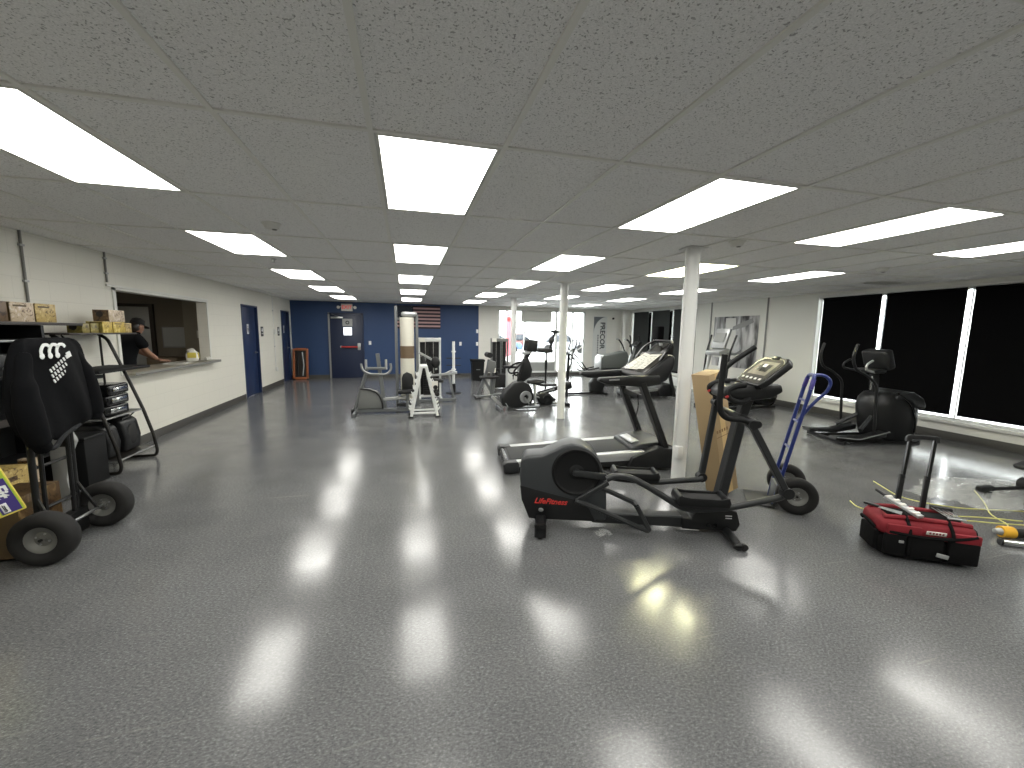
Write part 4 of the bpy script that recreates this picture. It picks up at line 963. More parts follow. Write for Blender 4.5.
# banner on the far white wall
mat('banner_grey', (206,208,206), .6); mat('banner_dark', (104,110,114), .6)
t = thing('wall_banner', 'tall pale banner with a grey quarter circle and vertical dark lettering', 'banner', (7.10, YB, 1.15))
bw, bh = .28, 1.05
q = MB().bx(-bw, bw, -.008, -.001, -bh, bh).build('banner_sheet', 'banner_grey', t)
arc = [(-bw+.02, bh-.02), (bw-.02, bh-.02)]+[(-bw+.02+(2*bw-.04)*(1-math.sin(a)), bh-.02-.62*(1-math.cos(a))) for a in [k*PI/2/12 for k in range(13)]]
MB().prism(arc, -.010, -.007, 'y').build('corner_shape', 'banner_dark', q)
text('PRECOR', .27, (.10,-.0095,.33), (0,0,-1), (1,0,0), 'sign_dark', parent=q, bold=.006)
for k in range(11): MB().bx(-.10,-.05,-.0095,-.0078,.30-.09*k,.36-.09*k).build('small_lettering', 'banner_dark', q)
t = thing('security_camera', 'small dark camera on the wall right of the tall banner', 'camera', (7.62, YB, 2.13)); MB().box((0,-.03,0), (.07,.06,.07), bev=.012).build('housing', 'blk', t); MB().cyl((0,-.06,0),(0,-.075,0), .02).build('lens', 'blk_gloss', t)
# black-and-white poster on the right wall, a plain generic picture
def poster_mat():
    m, nt, b = nodes('poster_print'); L = nt.links.new; tc = N(nt, 'TexCoord')
    mp = N(nt, 'Mapping'); mp.inputs['Rotation'].default_value = (.75,0,0); mp.inputs['Scale'].default_value = (1,3.4,.9); L(tc.outputs['Object'], mp.inputs['Vector'])
    n = N(nt, 'TexNoise', Scale=1.5, Detail=4., Distortion=.5); L(mp.outputs['Vector'], n.inputs['Vector'])
    r = ramp(nt, [(.36, .04), (.47, .22), (.56, .42), (.68, .62)]); L(n.outputs['Fac'], r.inputs['Fac']); L(r.outputs['Color'], b.inputs['Base Color']); b.inputs['Roughness'].default_value = .35
poster_mat(); mat('poster_pale', (196,196,190), .4); mat('poster_mid', (120,120,118), .4)
t = thing('wall_poster', 'black and white photographic poster with diagonal shapes on the white wall', 'poster', (XR, 8.96, 1.40))
q = MB().bx(-.012, -.001, -.74, .74, -.66, .66, .002).build('poster_sheet', 'poster_print', t)
MB().prism([(.30,-.30),(.32,.62),(-.02,.62),(-.06,.10),(.02,-.28)], -.0145, -.012, 'x').build('pale_shape', 'poster_pale', q)
MB().prism([(.08,.30),(.05,.40),(-.30,.52),(-.55,.60),(-.60,.50),(-.30,.38)], -.017, -.0145, 'x').build('diagonal_shape', 'poster_mid', q)
MB().prism([(.70,-.42),(.70,-.30),(-.10,-.36),(-.10,-.46)], -.017, -.0145, 'x').build('pale_band', 'poster_pale', q)
# ceiling fittings
def detector(x, y, label):
    t = thing('smoke_detector', label, 'smoke detector', (x, y, H-.0005)); MB().lathe([(0,0),(.075,0),(.075,-.012),(.062,-.02),(.05,-.045),(0,-.05)], (0,0,0), (0,0,1), 24).build('housing', 'trim_white', t); MB().lathe([(0,0),(.02,0),(.018,-.006),(0,-.006)], (.02,0,-.049), (0,0,1), 12).build('sensor', 'strip_grey', t)
detector(-1.08, 3.98, 'round smoke detector on the ceiling between two left light panels'); detector(3.03, 3.34, 'round smoke detector on the ceiling above the nearest white column'); detector(5.93, 4.05, 'round smoke detector on the ceiling near the black-blind windows')
t = thing('sprinkler', 'small sprinkler head on the ceiling beside the second left light panel', 'sprinkler', (-1.62, 5.98, H-.0005)); MB().lathe([(0,0),(.035,0),(.03,-.008),(.01,-.01),(.01,-.04),(.03,-.045),(0,-.047)], (0,0,0), (0,0,1), 16).build('head', 'silver', t)
t = thing('ceiling_vent', 'white louvred air vent on the ceiling near the black-blind windows', 'vent', (7.5, 5.1, H-.0005)); MB().bx(-.3,.3,-.15,.15,-.006,0).build('frame', 'trim_white', t)
for k in range(5): MB().box((0,-.10+.05*k,-.012), (.52,.03,.004), (35,0,0)).build('louvre', 'trim_white', t)

# ================================================================== gym machines, middle left
mat('frame_silver', (116,119,120), .35, .4); mat('cream', (206,203,190), .4); mat('placard', (104,86,66), .5); mat('frame_white_paint', (222,224,222), .35); mat('pad_black', (20,21,22), .55); mat('cast_grey', (112,114,112), .5)
def multigym():
    t = thing('multi_gym', 'tall silver multi gym with a cream cylinder shroud and dip handles on the left', 'multi gym', (0, 8.2, 0))
    for x in (-.19,.205): MB().bar([(x,.16,.03),(x,.16,2.05 if x < 0 else 1.88)], .055, .075).build('upright', 'frame_silver', t)
    s = MB().cyl((.015,.12,.22), (.015,.12,1.83), .135, n=32).build('weight_shroud', 'cream', t)
    MB().lathe([(.1365,-.12),(.1375,-.12),(.1375,.12),(.1365,.12)], (.015,.12,1.16), (0,0,1), 32).build('placard', 'placard', s)
    MB().prism([(-.10,.42),(-.10,.66),(-.07,.74),(.0,.78),(.09,.74),(.12,.66),(.12,.42)], -.04, -.015, 'y', bev=.006).build('arch_opening', 'pad_black', s)
    MB().box((.06,.10,1.89), (.30,.14,.10), bev=.04, seg=3).build('pulley_housing', 'silver_dull', t)
    MB().bar([(-.19,.16,1.80),(.205,.16,1.80)], .05, .05).build('top_beam', 'frame_silver', t)
    MB().bar([(-.98,-.10,.06),(.25,-.10,.06)], .06, .07).build('base_beam', 'frame_silver', t)
    MB().bar([(-.19,.16,.05),(-.19,-.10,.05)], .06, .06).build('base_link', 'frame_silver', t); MB().bar([(.205,.16,.05),(.205,-.10,.05)], .06, .06).build('base_link', 'frame_silver', t)
    MB().box((-1.0,-.10,.05), (.06,.10,.09), bev=.015).build('foot_cap', 'blk', t); MB().bar([(-.95,-.45,.035),(-.95,.25,.035)], .05, .06).build('cross_foot', 'frame_silver', t)
    MB().tube([(-.96,-.10,.09),(-.80,-.10,.60),(-.73,-.10,.84)], .03, .1, 10).build('leaning_post', 'frame_silver', t)
    MB().bar([(-.42,-.05,.09),(-.50,-.05,.80),(-.535,-.05,1.14)], .07, .05, fil=.1).build('centre_post', 'frame_silver', t)
    MB().tube([(-.30,-.18,.96),(-.28,-.18,.85),(-.36,-.18,.755),(-.66,-.18,.755),(-.80,-.18,.83),(-.82,-.18,.96)], .022, .1, 10).build('u_handle', 'silver_dull', t)
    for x in (-.74,-.38): MB().cyl((x,-.1,.84), (x,-.1,1.03), .022).build('hand_grip', 'silver', t)
    MB().box((-.56,-.1,.86), (.36,.05,.05), bev=.01).build('arm_beam', 'frame_silver', t)
    MB().prism([(-.92,.10),(-.84,.48),(-.70,.47),(-.55,.42),(-.47,.30),(-.45,.10)], -.16, .02, 'y', bev=.02).build('guard', 'cast_grey', t)
    MB().tube([(-.85,-.17,.48),(-.68,-.17,.47),(-.53,-.17,.39),(-.46,-.17,.22),(-.455,-.17,.10)], .015, .08, 8).build('guard_tube', 'blk', t)
    MB().bar([(-.45,-.05,.26),(.02,-.05,.29)], .07, .06).build('seat_beam', 'silver', t)
    MB().prism([(-.17,.38),(-.17,.44),(.16,.45),(.18,.40),(.1,.375)], -.22, -.04, 'y', bev=.02).build('seat_pad', 'pad_black', t)
    MB().bar([(.0,-.12,.09),(.0,-.12,.38)], .06, .06).build('seat_post', 'frame_silver', t)
    MB().bar([(-.20,-.1,.15),(.15,-.1,.15)], .08, .06).build('lower_pad', 'pad_black', t)
multigym()
def dumbbell_rack():
    t = thing('dumbbell_rack', 'white A-frame dumbbell rack with zigzag cradles', 'dumbbell rack', (.30, 7.54, 0))
    for y in (0, .30):
        for s in (-1,1):
            l = MB().bar([(s*.235,y,.03),(s*.04,y,.94)], .05, .045).build('leg', 'frame_white_paint', t)
            for k in range(6):
                z = .16+.125*k; x = s*(.235-.195*(z-.03)/.91)
                MB().prism([(x+s*.02,z-.055),(x+s*.075,z+.012),(x+s*.07,z+.04),(x+s*.05,z+.012),(x+s*.018,z+.03)], y-.022, y+.022, 'y', bev=.003).build('cradle', 'frame_white_paint', l)
            MB().box((s*.245,y,.014), (.10,.06,.028), bev=.008).build('foot_cap', 'blk', l)
        MB().box((0,y,.935), (.13,.05,.05), bev=.01).build('top_plate', 'frame_white_paint', t); MB().bar([(-.21,y,.085),(.21,y,.085)], .035, .035).build('cross_bar', 'frame_white_paint', t)
    for x, z in ((-.04,.90),(.04,.90),(-.22,.06),(.22,.06)): MB().bar([(x,0,z),(x,.30,z)], .03, .03).build('link_bar', 'frame_white_paint', t)
    MB().box((.19,-.028,.60), (.11,.006,.15), (0,0,0)).build('weight_chart', 'label_white', t)
dumbbell_rack()
def dumbbell(x, y, z, label):
    t = thing('dumbbell', label, 'dumbbell', (x, y, z), 0)
    MB().cyl((0,.0,0),(0,.34,0), .014, n=10).build('grip', 'steel', t)
    for a in (-.02,.27): MB().lathe([(0,0),(.035,0),(.042,.012),(.042,.08),(.035,.092),(0,.092)], (0,a,0), (0,1,0), 12).build('head', 'rubber', t)
dumbbell(.30+.2, 7.50, .56, 'black dumbbell in the upper right cradle of the white rack'); dumbbell(.30+.23, 7.50, .435, 'black dumbbell below the first on the right side of the white rack')
def stack_machine(loc, w, h, name, label, cat, white=True, rz=0):
    t = thing(name, label, cat, loc, rz)
    fm = 'frame_white_paint' if white else 'cast_grey'
    for x in (-w/2+.02, w/2-.02): MB().bar([(x,0,.02),(x,0,h)], .045, .08).build('upright', fm, t); MB().bar([(x,-.32,.03),(x,.35,.03)], .05, .05).build('base_foot', fm, t)
    q = MB().box((0,0,h-.05), (w,.12,.09), bev=.015).build('top_beam', fm, t); MB().box((-w*.33,-.065,h-.05), (.13,.006,.10)).build('placard', 'label_white', q)
    for x in (-.09,.09): MB().cyl((x,.03,.06),(x,.03,h-.09), .012, n=10).build('guide_rod', 'chrome', t)
    for k in range(9): MB().box((0,.03,.10+.052*k), (.30,.11,.048), bev=.004).build('weight_plate', 'pad_black', t)
    MB().box((0,.10,h*.5), (w-.08,.008,h-.14)).build('back_guard', 'pad_black', t)
    MB().cyl((0,-.02,.6),(0,-.02,h-.1), .006, n=6).build('cable', 'blk_gloss', t); MB().bar([(-w/2,0,.05),(w/2,0,.05)], .06, .06).build('base_beam', fm, t)
    return t
t = stack_machine((.52, 9.75, 0), .52, 1.42, 'chest_press', 'weight stack press machine with black seat behind the white dumbbell rack', 'weight machine')
MB().prism([(-.10,.55),(-.24,1.02),(-.16,1.05),(.0,.58)], -.72, -.50, 'y', bev=.02).build('back_pad', 'pad_black', t); MB().box((.08,-.62,.50), (.36,.26,.07), (0,6,0), bev=.025).build('seat_pad', 'pad_black', t)
MB().bar([(.02,-.60,.05),(.02,-.60,.48)], .06, .06).build('seat_post', 'frame_silver', t); MB().bar([(-.30,-.60,.04),(.55,-.60,.05)], .06, .06).build('seat_base', 'frame_silver', t)
MB().bar([(-.05,-.50,.58),(.58,-.50,.645)], .055, .05).build('press_arm', 'silver', t); MB().tube([(.30,-.50,.62),(.45,-.50,.70),(.58,-.50,.66)], .018, .05).build('press_handle', 'silver', t); MB().bar([(.40,-.50,.60),(.50,-.56,.06)], .05, .05).build('leg', 'frame_silver', t)
MB().bar([(-.25,-.50,1.10),(.05,-.50,.93),(.12,-.50,.72)], .05, .05, fil=.08).build('lever', 'silver', t); MB().ell((.10,-.52,.88), (.10,.07,.13)).build('roller_pad', 'pad_black', t)
t = thing('bar_post', 'white upright post with side pegs near the flag wall', 'post', (1.15, 10.4, 0))
MB().cyl((0,0,.25),(0,0,1.32), .035).build('post', 'frame_white_paint', t); MB().cyl((0,0,0),(0,0,.25), .05).build('base', 'blk', t); MB().lathe([(0,0),(.2,0),(.2,.015),(.05,.03),(0,.03)], (0,0,0), (0,0,1), 24).build('base_disc', 'blk', t)
for z in (.50,.72,.90): MB().cyl((-.18,0,z),(.18,0,z), .012, n=8).build('peg', 'blk', t); 
for z in (.60,1.05): MB().lathe([(.036,0),(.06,0),(.06,.03),(.036,.03)], (0,0,z), (0,0,1), 16).build('collar', 'frame_white_paint', t)
# grey ab bench with roller
t = thing('ab_machine', 'grey abdominal bench machine with black roller pad, left of the dark weight stack', 'weight machine', (1.86, 9.6, 0))
MB().bar([(-.22,0,.05),(.02,0,.72),(.05,0,.92)], .07, .08, fil=.1).build('leaning_frame', 'frame_silver', t); MB().bar([(.12,0,.05),(.17,0,.50)], .09, .08).build('seat_post', 'frame_silver', t); MB().bar([(-.06,0,.42),(.14,0,.08)], .06, .06).build('brace', 'frame_silver', t)
MB().tube([(-.30,-.05,.04),(.1,-.05,.05),(.28,-.05,.10),(.40,-.05,.06)], .03, .05).build('base_tube', 'frame_silver', t); MB().box((-.24,0,.02), (.12,.5,.04), bev=.01).build('foot', 'blk', t); MB().box((.15,0,.025), (.14,.45,.05), bev=.01).build('foot', 'frame_silver', t)
MB().box((.06,0,.49), (.46,.26,.05), bev=.02).build('seat_pad', 'pad_black', t); MB().box((.10,.0,.75), (.17,.2,.28), (0,10,0), bev=.03).build('back_shell', 'cast_grey', t); MB().cyl((.03,-.18,1.03),(.03,.18,1.03), .065).build('roller_pad', 'pad_black', t); MB().ell((.22,-.02,.60), (.05,.08,.05)).build('pulley', 'pad_black', t)
MB().box((.17,-.05,.66), (.05,.06,.12), bev=.01).build('bracket', 'label_white', t)
t = stack_machine((2.52, 11.2, 0), .50, 1.40, 'weight_stack', 'dark weight stack tower beside the farthest white column', 'weight machine', False)
MB().cyl((.02,-.08,.1),(.02,-.08,1.30), .02, n=12).build('front_tube', 'frame_silver', t); MB().box((0,-.12,.22), (.42,.2,.38), bev=.02).build('lower_cover', 'pad_black', t)
t = thing('wipe_stand', 'white dispenser stand with a dark keyhole mark, left of the black bike', 'dispenser', (2.55, 9.95, 0))
MB().box((0,0,.34), (.25,.22,.68), bev=.02).build('cabinet', 'frame_white_paint', t); MB().box((-.02,0,.71), (.32,.27,.06), bev=.02).build('lid', 'blk', t); MB().ell((.02,-.112,.50), (.022,.006,.03)).build('keyhole_mark', 'blk', t); MB().box((.02,-.112,.44), (.02,.008,.08)).build('dark_strip', 'blk', t)

# ---- upright bike --------------------------------------------------------
def upright_bike():
    t = thing('exercise_bike', 'black upright exercise bike with grey hub disc and screen, left of the middle column', 'exercise bike', (1.95, 8.0, 0))
    b = MB().prism([(-.10,.10),(-.12,.25),(-.02,.42),(.14,.56),(.30,.61),(.44,.54),(.52,.42),(.56,.26),(.50,.10),(.2,.05)], -.12, .12, 'y', bev=.03, seg=3).build('drive_housing', 'blk', t)
    d = MB().lathe([(0,0),(.05,0),(.055,.012),(.12,.012),(.128,.0)], (.38,-.121,.27), (0,-1,0), 28).build('hub_disc', 'silver_dull', t); MB().lathe([(0,.013),(.045,.013),(.04,.02),(0,.02)], (.38,-.121,.27), (0,-1,0), 20).build('hub_cap', 'blk_gloss', d)
    MB().bar([(-.04,-.125,.16),(.02,-.125,.07)], .035, .012).build('side_stripe', 'silver', b)
    MB().bar([(.34,-.15,.27),(.46,-.15,.12)], .03, .03).build('crank', 'steel', t); MB().box((.48,-.20,.12), (.12,.09,.03), bev=.008).build('pedal', 'blk', t); MB().box((.28,.20,.42), (.12,.09,.03), bev=.008).build('pedal', 'blk', t)
    MB().bar([(-.14,-.26,.03),(-.14,.26,.03)], .06, .06).build('front_foot', 'frame_silver', t); MB().bar([(.02,0,.03),(.70,0,.035)], .06, .05).build('base_rail', 'frame_silver', t); MB().bar([(-.30,0,.28),(-.05,0,.05)], .06, .06).build('front_brace', 'silver', t)
    MB().bar([(.26,0,.58),(.31,0,.80),(.38,0,1.02),(.50,0,1.24)], .08, .09, fil=.1).build('mast', 'blk', t)
    MB().prism([(.24,.60),(.31,.86),(.34,1.04),(.44,1.08),(.53,.82),(.50,.68),(.36,.58)], -.07, .07, 'y', bev=.02).build('mast_cover', 'blk', t)
    c = MB().box((.50,0,1.31), (.20,.30,.24), (0,8,0), bev=.02).build('console', 'blk', t); MB().box((.40,0,1.31), (.012,.26,.19), (0,8,0)).build('screen', 'screen_dark', c); MB().box((.42,0,1.17), (.16,.20,.05), (0,-12,0), bev=.01).build('reading_ledge', 'silver', c)
    for s in (-1,1): MB().tube([(.34,s*.06,.98),(.20,s*.2,.92),(.08,s*.24,.80),(.13,s*.22,.72),(.26,s*.08,.76)], .018, .06).build('handlebar', 'blk_soft', t)
    MB().bar([(.62,0,.10),(.60,0,.52)], .05, .05).build('seat_post', 'silver', t); MB().prism([(.44,.54),(.46,.60),(.62,.63),(.78,.61),(.80,.55),(.60,.52)], -.10, .10, 'y', bev=.025).build('seat', 'pad_black', t)
upright_bike()
# ---- seat on pole behind the bikes ----------------------------------------
t = thing('swivel_seat', 'black padded seat with backrest on a thin pole before the shop window', 'seat', (3.14, 9.1, 0))
MB().box((-.02,0,1.17), (.34,.32,.09), bev=.035, seg=3).build('seat_pad', 'pad_black', t); MB().cyl((.03,0,.05),(.03,0,1.13), .022).build('pole', 'blk', t); MB().cyl((.03,0,.72),(.03,0,.95), .03).build('pole_sleeve', 'blk', t)
MB().bar([(.12,0,1.18),(.16,0,1.36),(.24,0,1.62)], .05, .03, fil=.06).build('back_stem', 'blk', t); MB().ell((.15,0,1.40), (.05,.13,.09), (0,15,0)).build('lumbar_pad', 'pad_black', t); MB().box((.23,0,1.60), (.14,.26,.07), (0,10,0), bev=.03).build('head_pad', 'pad_black', t)
MB().box((0,0,.025), (.46,.40,.05), bev=.015).build('base_plate', 'blk', t)
MB().tube([(-.30,-.12,.42),(-.1,-.14,.36),(.26,-.12,.36)], .03, .05).build('foot_beam', 'blk', t); MB().bar([(.0,-.08,.36),(.03,0,.36)], .05, .05).build('beam_bracket', 'blk', t); MB().box((-.22,-.12,.45), (.18,.2,.03), bev=.01).build('foot_plate', 'blk', t)
# ---- low rowing style bike ------------------------------------------------
t = thing('recumbent_bike', 'low black exercise bike frame half hidden behind the middle column', 'exercise bike', (2.82, 8.42, 0))
MB().prism([(-.10,.24),(-.08,.10),(.02,-.0),(.24,.0),(.30,.14),(.20,.26),(.02,.29)], -.10, .10, 'y', bev=.03).build('drive_housing', 'blk', t); MB().lathe([(0,0),(.10,0),(.09,.012),(0,.015)], (.12,-.101,.13), (0,-1,0), 24).build('hub_cover', 'blk_gloss', t)
MB().bar([(-.06,0,.25),(.30,0,.34),(.60,0,.43)], .07, .09, fil=.1).build('main_beam', 'blk', t); MB().bar([(-.02,-.06,.27),(.30,-.06,.35)], .03, .02).build('silver_trim', 'silver', t)
MB().box((.60,0,.42), (.20,.24,.16), (0,-12,0), bev=.04, seg=3).build('pivot_block', 'blk', t); MB().tube([(.64,0,.38),(.60,0,.22),(.46,0,.05)], .025, .08).build('rear_leg', 'blk', t); MB().box((.56,0,.03), (.10,.5,.06), bev=.015).build('rear_foot', 'blk', t)
MB().tube([(.46,0,.42),(.42,0,.62),(.48,0,.95),(.55,.0,1.12)], .028, .15).build('front_mast', 'blk', t); MB().prism([(.40,.52),(.40,.72),(.50,.78),(.58,.72),(.50,.55)], -.06, .06, 'y', bev=.02).build('mast_cover', 'blk', t)
MB().bar([(-.30,0,.03),(.50,0,.03)], .05, .05).build('base_rail', 'frame_silver', t); MB().box((-.28,-.10,.26), (.16,.10,.04), bev=.01).build('pedal', 'blk', t); MB().bar([(.02,-.08,.15),(-.24,-.10,.25)], .03, .03).build('crank', 'steel', t); MB().bar([(-.3,0,.05),(-.26,0,.20)], .03, .03).build('pedal_post', 'silver', t)
# ---- thin-armed cross trainer ---------------------------------------------
t = thing('cross_trainer', 'slim cross trainer with thin looped handles against the shop window', 'elliptical trainer', (3.9, 9.7, 0))
for s in (-1,1): 
    MB().tube([(.0,s*.2,.22),(.02,s*.2,.62),(.12,s*.2,1.10),(.22,s*.2,1.36),(.14,s*.2,1.46)], .016, .1).build('swing_handle', 'blk', t)
    MB().tube([(.10,s*.12,1.06),(.30,s*.14,1.18),(.44,s*.14,1.28),(.40,s*.12,1.40),(.30,s*.1,1.48)], .013, .08).build('fixed_handle', 'silver_dull' if s < 0 else 'blk', t)
    MB().tube([(.16,s*.15,1.05),(.36,s*.15,.86),(.54,s*.15,.64),(.86,s*.15,.70)], .018, .06).build('linkage', 'blk', t)
    MB().tube([(.12,s*.1,1.0),(.30,s*.1,.66),(.50,s*.1,.60)], .014, .05).build('inner_link', 'silver_dull', t); MB().box((.66,s*.15,.62), (.34,.12,.04), (0,-6,0), bev=.012).build('pedal', 'blk', t)
MB().bar([(.06,0,.05),(.08,0,1.06)], .06, .06).build('mast', 'blk', t); MB().bar([(-.1,0,.03),(1.1,0,.03)], .06, .05).build('base_rail', 'blk', t); MB().bar([(-.05,-.28,.03),(-.05,.28,.03)], .06, .06).build('front_foot', 'blk', t); MB().bar([(1.08,-.25,.03),(1.08,.25,.03)], .06, .06).build('rear_foot', 'blk', t)
MB().prism([(.70,.05),(.68,.30),(.82,.50),(1.0,.45),(1.08,.25),(1.05,.05)], -.09, .09, 'y', bev=.03).build('drive_housing', 'blk', t)
# ---- far trainer with grey shroud -----------------------------------------
mat('shroud_grey', (84,88,86), .5)
t = thing('arc_trainer', 'grey shrouded trainer with black foot rails in front of the tall banner', 'elliptical trainer', (5.92, 11.5, 0))
MB().prism([(-.22,.50),(-.22,.82),(-.15,.90),(.35,.98),(.62,1.05),(.70,.9),(.68,.5)], -.22, .22, 'y', bev=.05, seg=3).build('shroud', 'shroud_grey', t)
MB().prism([(-.24,.40),(-.24,.83),(-.16,.92),(-.15,.905),(-.222,.822),(-.222,.40)], -.222, .222, 'y', bev=.008).build('shroud_edge', 'silver', t)
MB().prism([(-.24,.0),(-.24,.40),(.20,.40),(.26,.0)], -.22, .22, 'y', bev=.02).build('pedestal', 'blk', t); MB().box((.02,0,.02), (.66,.60,.04), bev=.012).build('base_plate', 'blk', t)
for s in (-1,1): MB().prism([(-.45,.45),(-.30,.36),(1.10,.27),(1.15,.50),(.3,.50),(-.3,.49)], s*.22-.07, s*.22+.07, 'y', bev=.02).build('foot_rail', 'blk', t)
MB().bar([(.76,0,.5),(.95,0,1.0),(1.0,0,1.22)], .09, .10, fil=.1).build('mast', 'silver_dull', t); MB().box((1.05,0,1.24), (.24,.36,.10), (0,-35,0), bev=.03).build('console', 'blk', t)
for s in (-1,1): MB().tube([(.80,s*.2,.95),(.72,s*.26,1.22),(.60,s*.27,1.38),(.52,s*.25,1.40)], .024, .08).build('handle', 'blk', t); MB().tube([(.95,s*.2,1.15),(1.0,s*.25,1.42),(.96,s*.25,1.52)], .022, .05).build('upper_handle', 'blk', t); MB().ell((.53,s*.25,1.40), (.05,.035,.03)).build('grip_end', 'silver', t)
MB().bar([(1.08,0,.06),(1.06,0,.32)], .1, .12).build('front_leg', 'blk', t); MB().box((1.08,0,.03), (.3,.5,.06), bev=.015).build('front_foot', 'blk', t)
# ---- second treadmill with a black screen box -----------------------------
def far_treadmill():
    t = thing('treadmill', 'black treadmill with a black screen box above its console, behind the nearest treadmill', 'treadmill', (4.62, 9.15, 0), -4)
    MB().prism([(.55,.06),(.55,.16),(.6,.19),(1.55,.24),(1.75,.22),(1.75,.06)], -.30, .30, 'y', bev=.015).build('deck', 'blk', t); MB().prism([(.60,.185),(1.45,.235),(1.45,.245),(.60,.20)], -.22, .22, 'y').build('running_belt', 'belt', t)
    MB().prism([(1.35,.22),(1.45,.34),(1.75,.36),(1.85,.22),(1.82,.05),(1.4,.05)], -.34, .34, 'y', bev=.03).build('motor_hood', 'blk', t)
    for s in (-1,1):
        MB().prism([(.55,.13),(.55,.20),(1.45,.255),(1.45,.20)], s*.28-.04, s*.28+.04, 'y', bev=.008).build('side_rail', 'cast_grey', t); MB().bar([(1.78,s*.36,.06),(1.50,s*.36,1.06)], .06, .09, up=(0,1,0)).build('upright', 'blk', t)
        MB().tube([(1.55,s*.36,1.05),(1.35,s*.36,1.04),(1.10,s*.36,1.0)], .025, .05).build('hand_rail', 'blk', t); MB().cyl((.62,s*.25-.02,.04),(.62,s*.25+.02,.04), .04).build('wheel', 'rubber', t)
    c = MB().prism([(1.38,1.0),(1.36,1.10),(1.62,1.34),(1.68,1.33),(1.66,1.1),(1.55,1.0)], -.40, .40, 'y', bev=.03).build('console', 'blk', t)
    MB().tube([(1.40,-.36,1.10),(1.56,-.38,1.26),(1.66,-.34,1.33),(1.66,.34,1.33),(1.56,.38,1.26),(1.40,.36,1.10)], .015, .1).build('console_hoop', 'blk', c)
    MB().box((1.52,0,1.245), (.34,.5,.012), (0,-43,0)).build('display_face', 'screen_dark', c)
    s = MB().box((1.46,.0,1.565), (.16,.30,.40), bev=.02).build('screen_box', 'shade_black', t); MB().bar([(1.56,0,1.30),(1.52,0,1.45)], .06, .08).build('screen_stem', 'silver', s); MB().ell((1.40,-.12,1.40), (.03,.03,.03)).build('chrome_knob', 'chrome', s)
far_treadmill()
# ---- white-masted trainer with black drum ---------------------------------
t = thing('elliptical_trainer', 'pale grey masted elliptical with tilted screen and black rear drum, behind the cardboard box', 'elliptical trainer', (7.35, 7.45, 0), 180)
MB().prism([(-.52,.08),(-.60,.26),(-.52,.46),(-.34,.58),(.1,.62),(.42,.60),(.46,.40),(.2,.25),(-.05,.06)], -.28, .28, 'y', bev=.07, seg=4).build('drum_shroud', 'blk', t)
for s in (-1,1):
    MB().lathe([(0,.012),(.12,.012),(.22,.004),(.24,-.005)], (-.28,s*.281,.30), (0,s,0), 28).build('drum_cap', 'blk_gloss', t); MB().bar([(-.5,s*.26,.03),(1.05,s*.26,.03)], .06, .05).build('floor_rail', 'blk', t)
    MB().prism([(.15,.28),(.20,.38),(.85,.30),(.9,.2)], s*.16-.07, s*.16+.07, 'y', bev=.02).build('foot_arm', 'blk', t); MB().tube([(1.05,s*.2,.05),(.98,s*.2,.70),(.90,s*.17,1.18)], .035, .1).build('mast_post', 'silver', t)
    MB().tube([(.92,s*.34,.4),(.86,s*.34,1.2),(.74,s*.36,1.58)], .02, .1).build('swing_handle', 'blk', t); MB().bar([(-.5,s*.24,.10),(-.36,s*.26,.04)], .08, .02).build('chrome_foot', 'chrome', t)
MB().bar([(-.35,-.285,.42),(-.55,-.24,.36)], .05, .012).build('side_badge', 'silver', t)
MB().box((1.02,0,.28), (.22,.42,.5), bev=.05, seg=3).build('front_housing', 'blk', t); MB().box((.86,0,1.22), (.30,.42,.10), (0,14,0), bev=.03).build('console_base', 'silver', t)
c = MB().box((.80,0,1.50), (.06,.40,.44), (0,-18,0), bev=.02).build('console', 'silver_dull', t); MB().box((.765,0,1.53), (.01,.34,.26), (0,-18,0)).build('screen', 'cast_grey', c); MB().box((.835,0,1.53), (.01,.30,.20), (0,-18,0)).build('rear_panel', 'cast_grey', c); MB().box((.80,0,1.40), (.085,.22,.05), (0,-18,0)).build('white_badge', 'label_white', c)
for s in (-1,1): MB().tube([(.84,s*.17,1.20),(.60,s*.24,1.18),(.50,s*.24,1.26)], .025, .08).build('fixed_grip', 'silver_dull', t)
MB().bar([(1.10,-.3,.03),(1.10,.3,.03)], .06, .06).build('front_foot', 'blk', t)
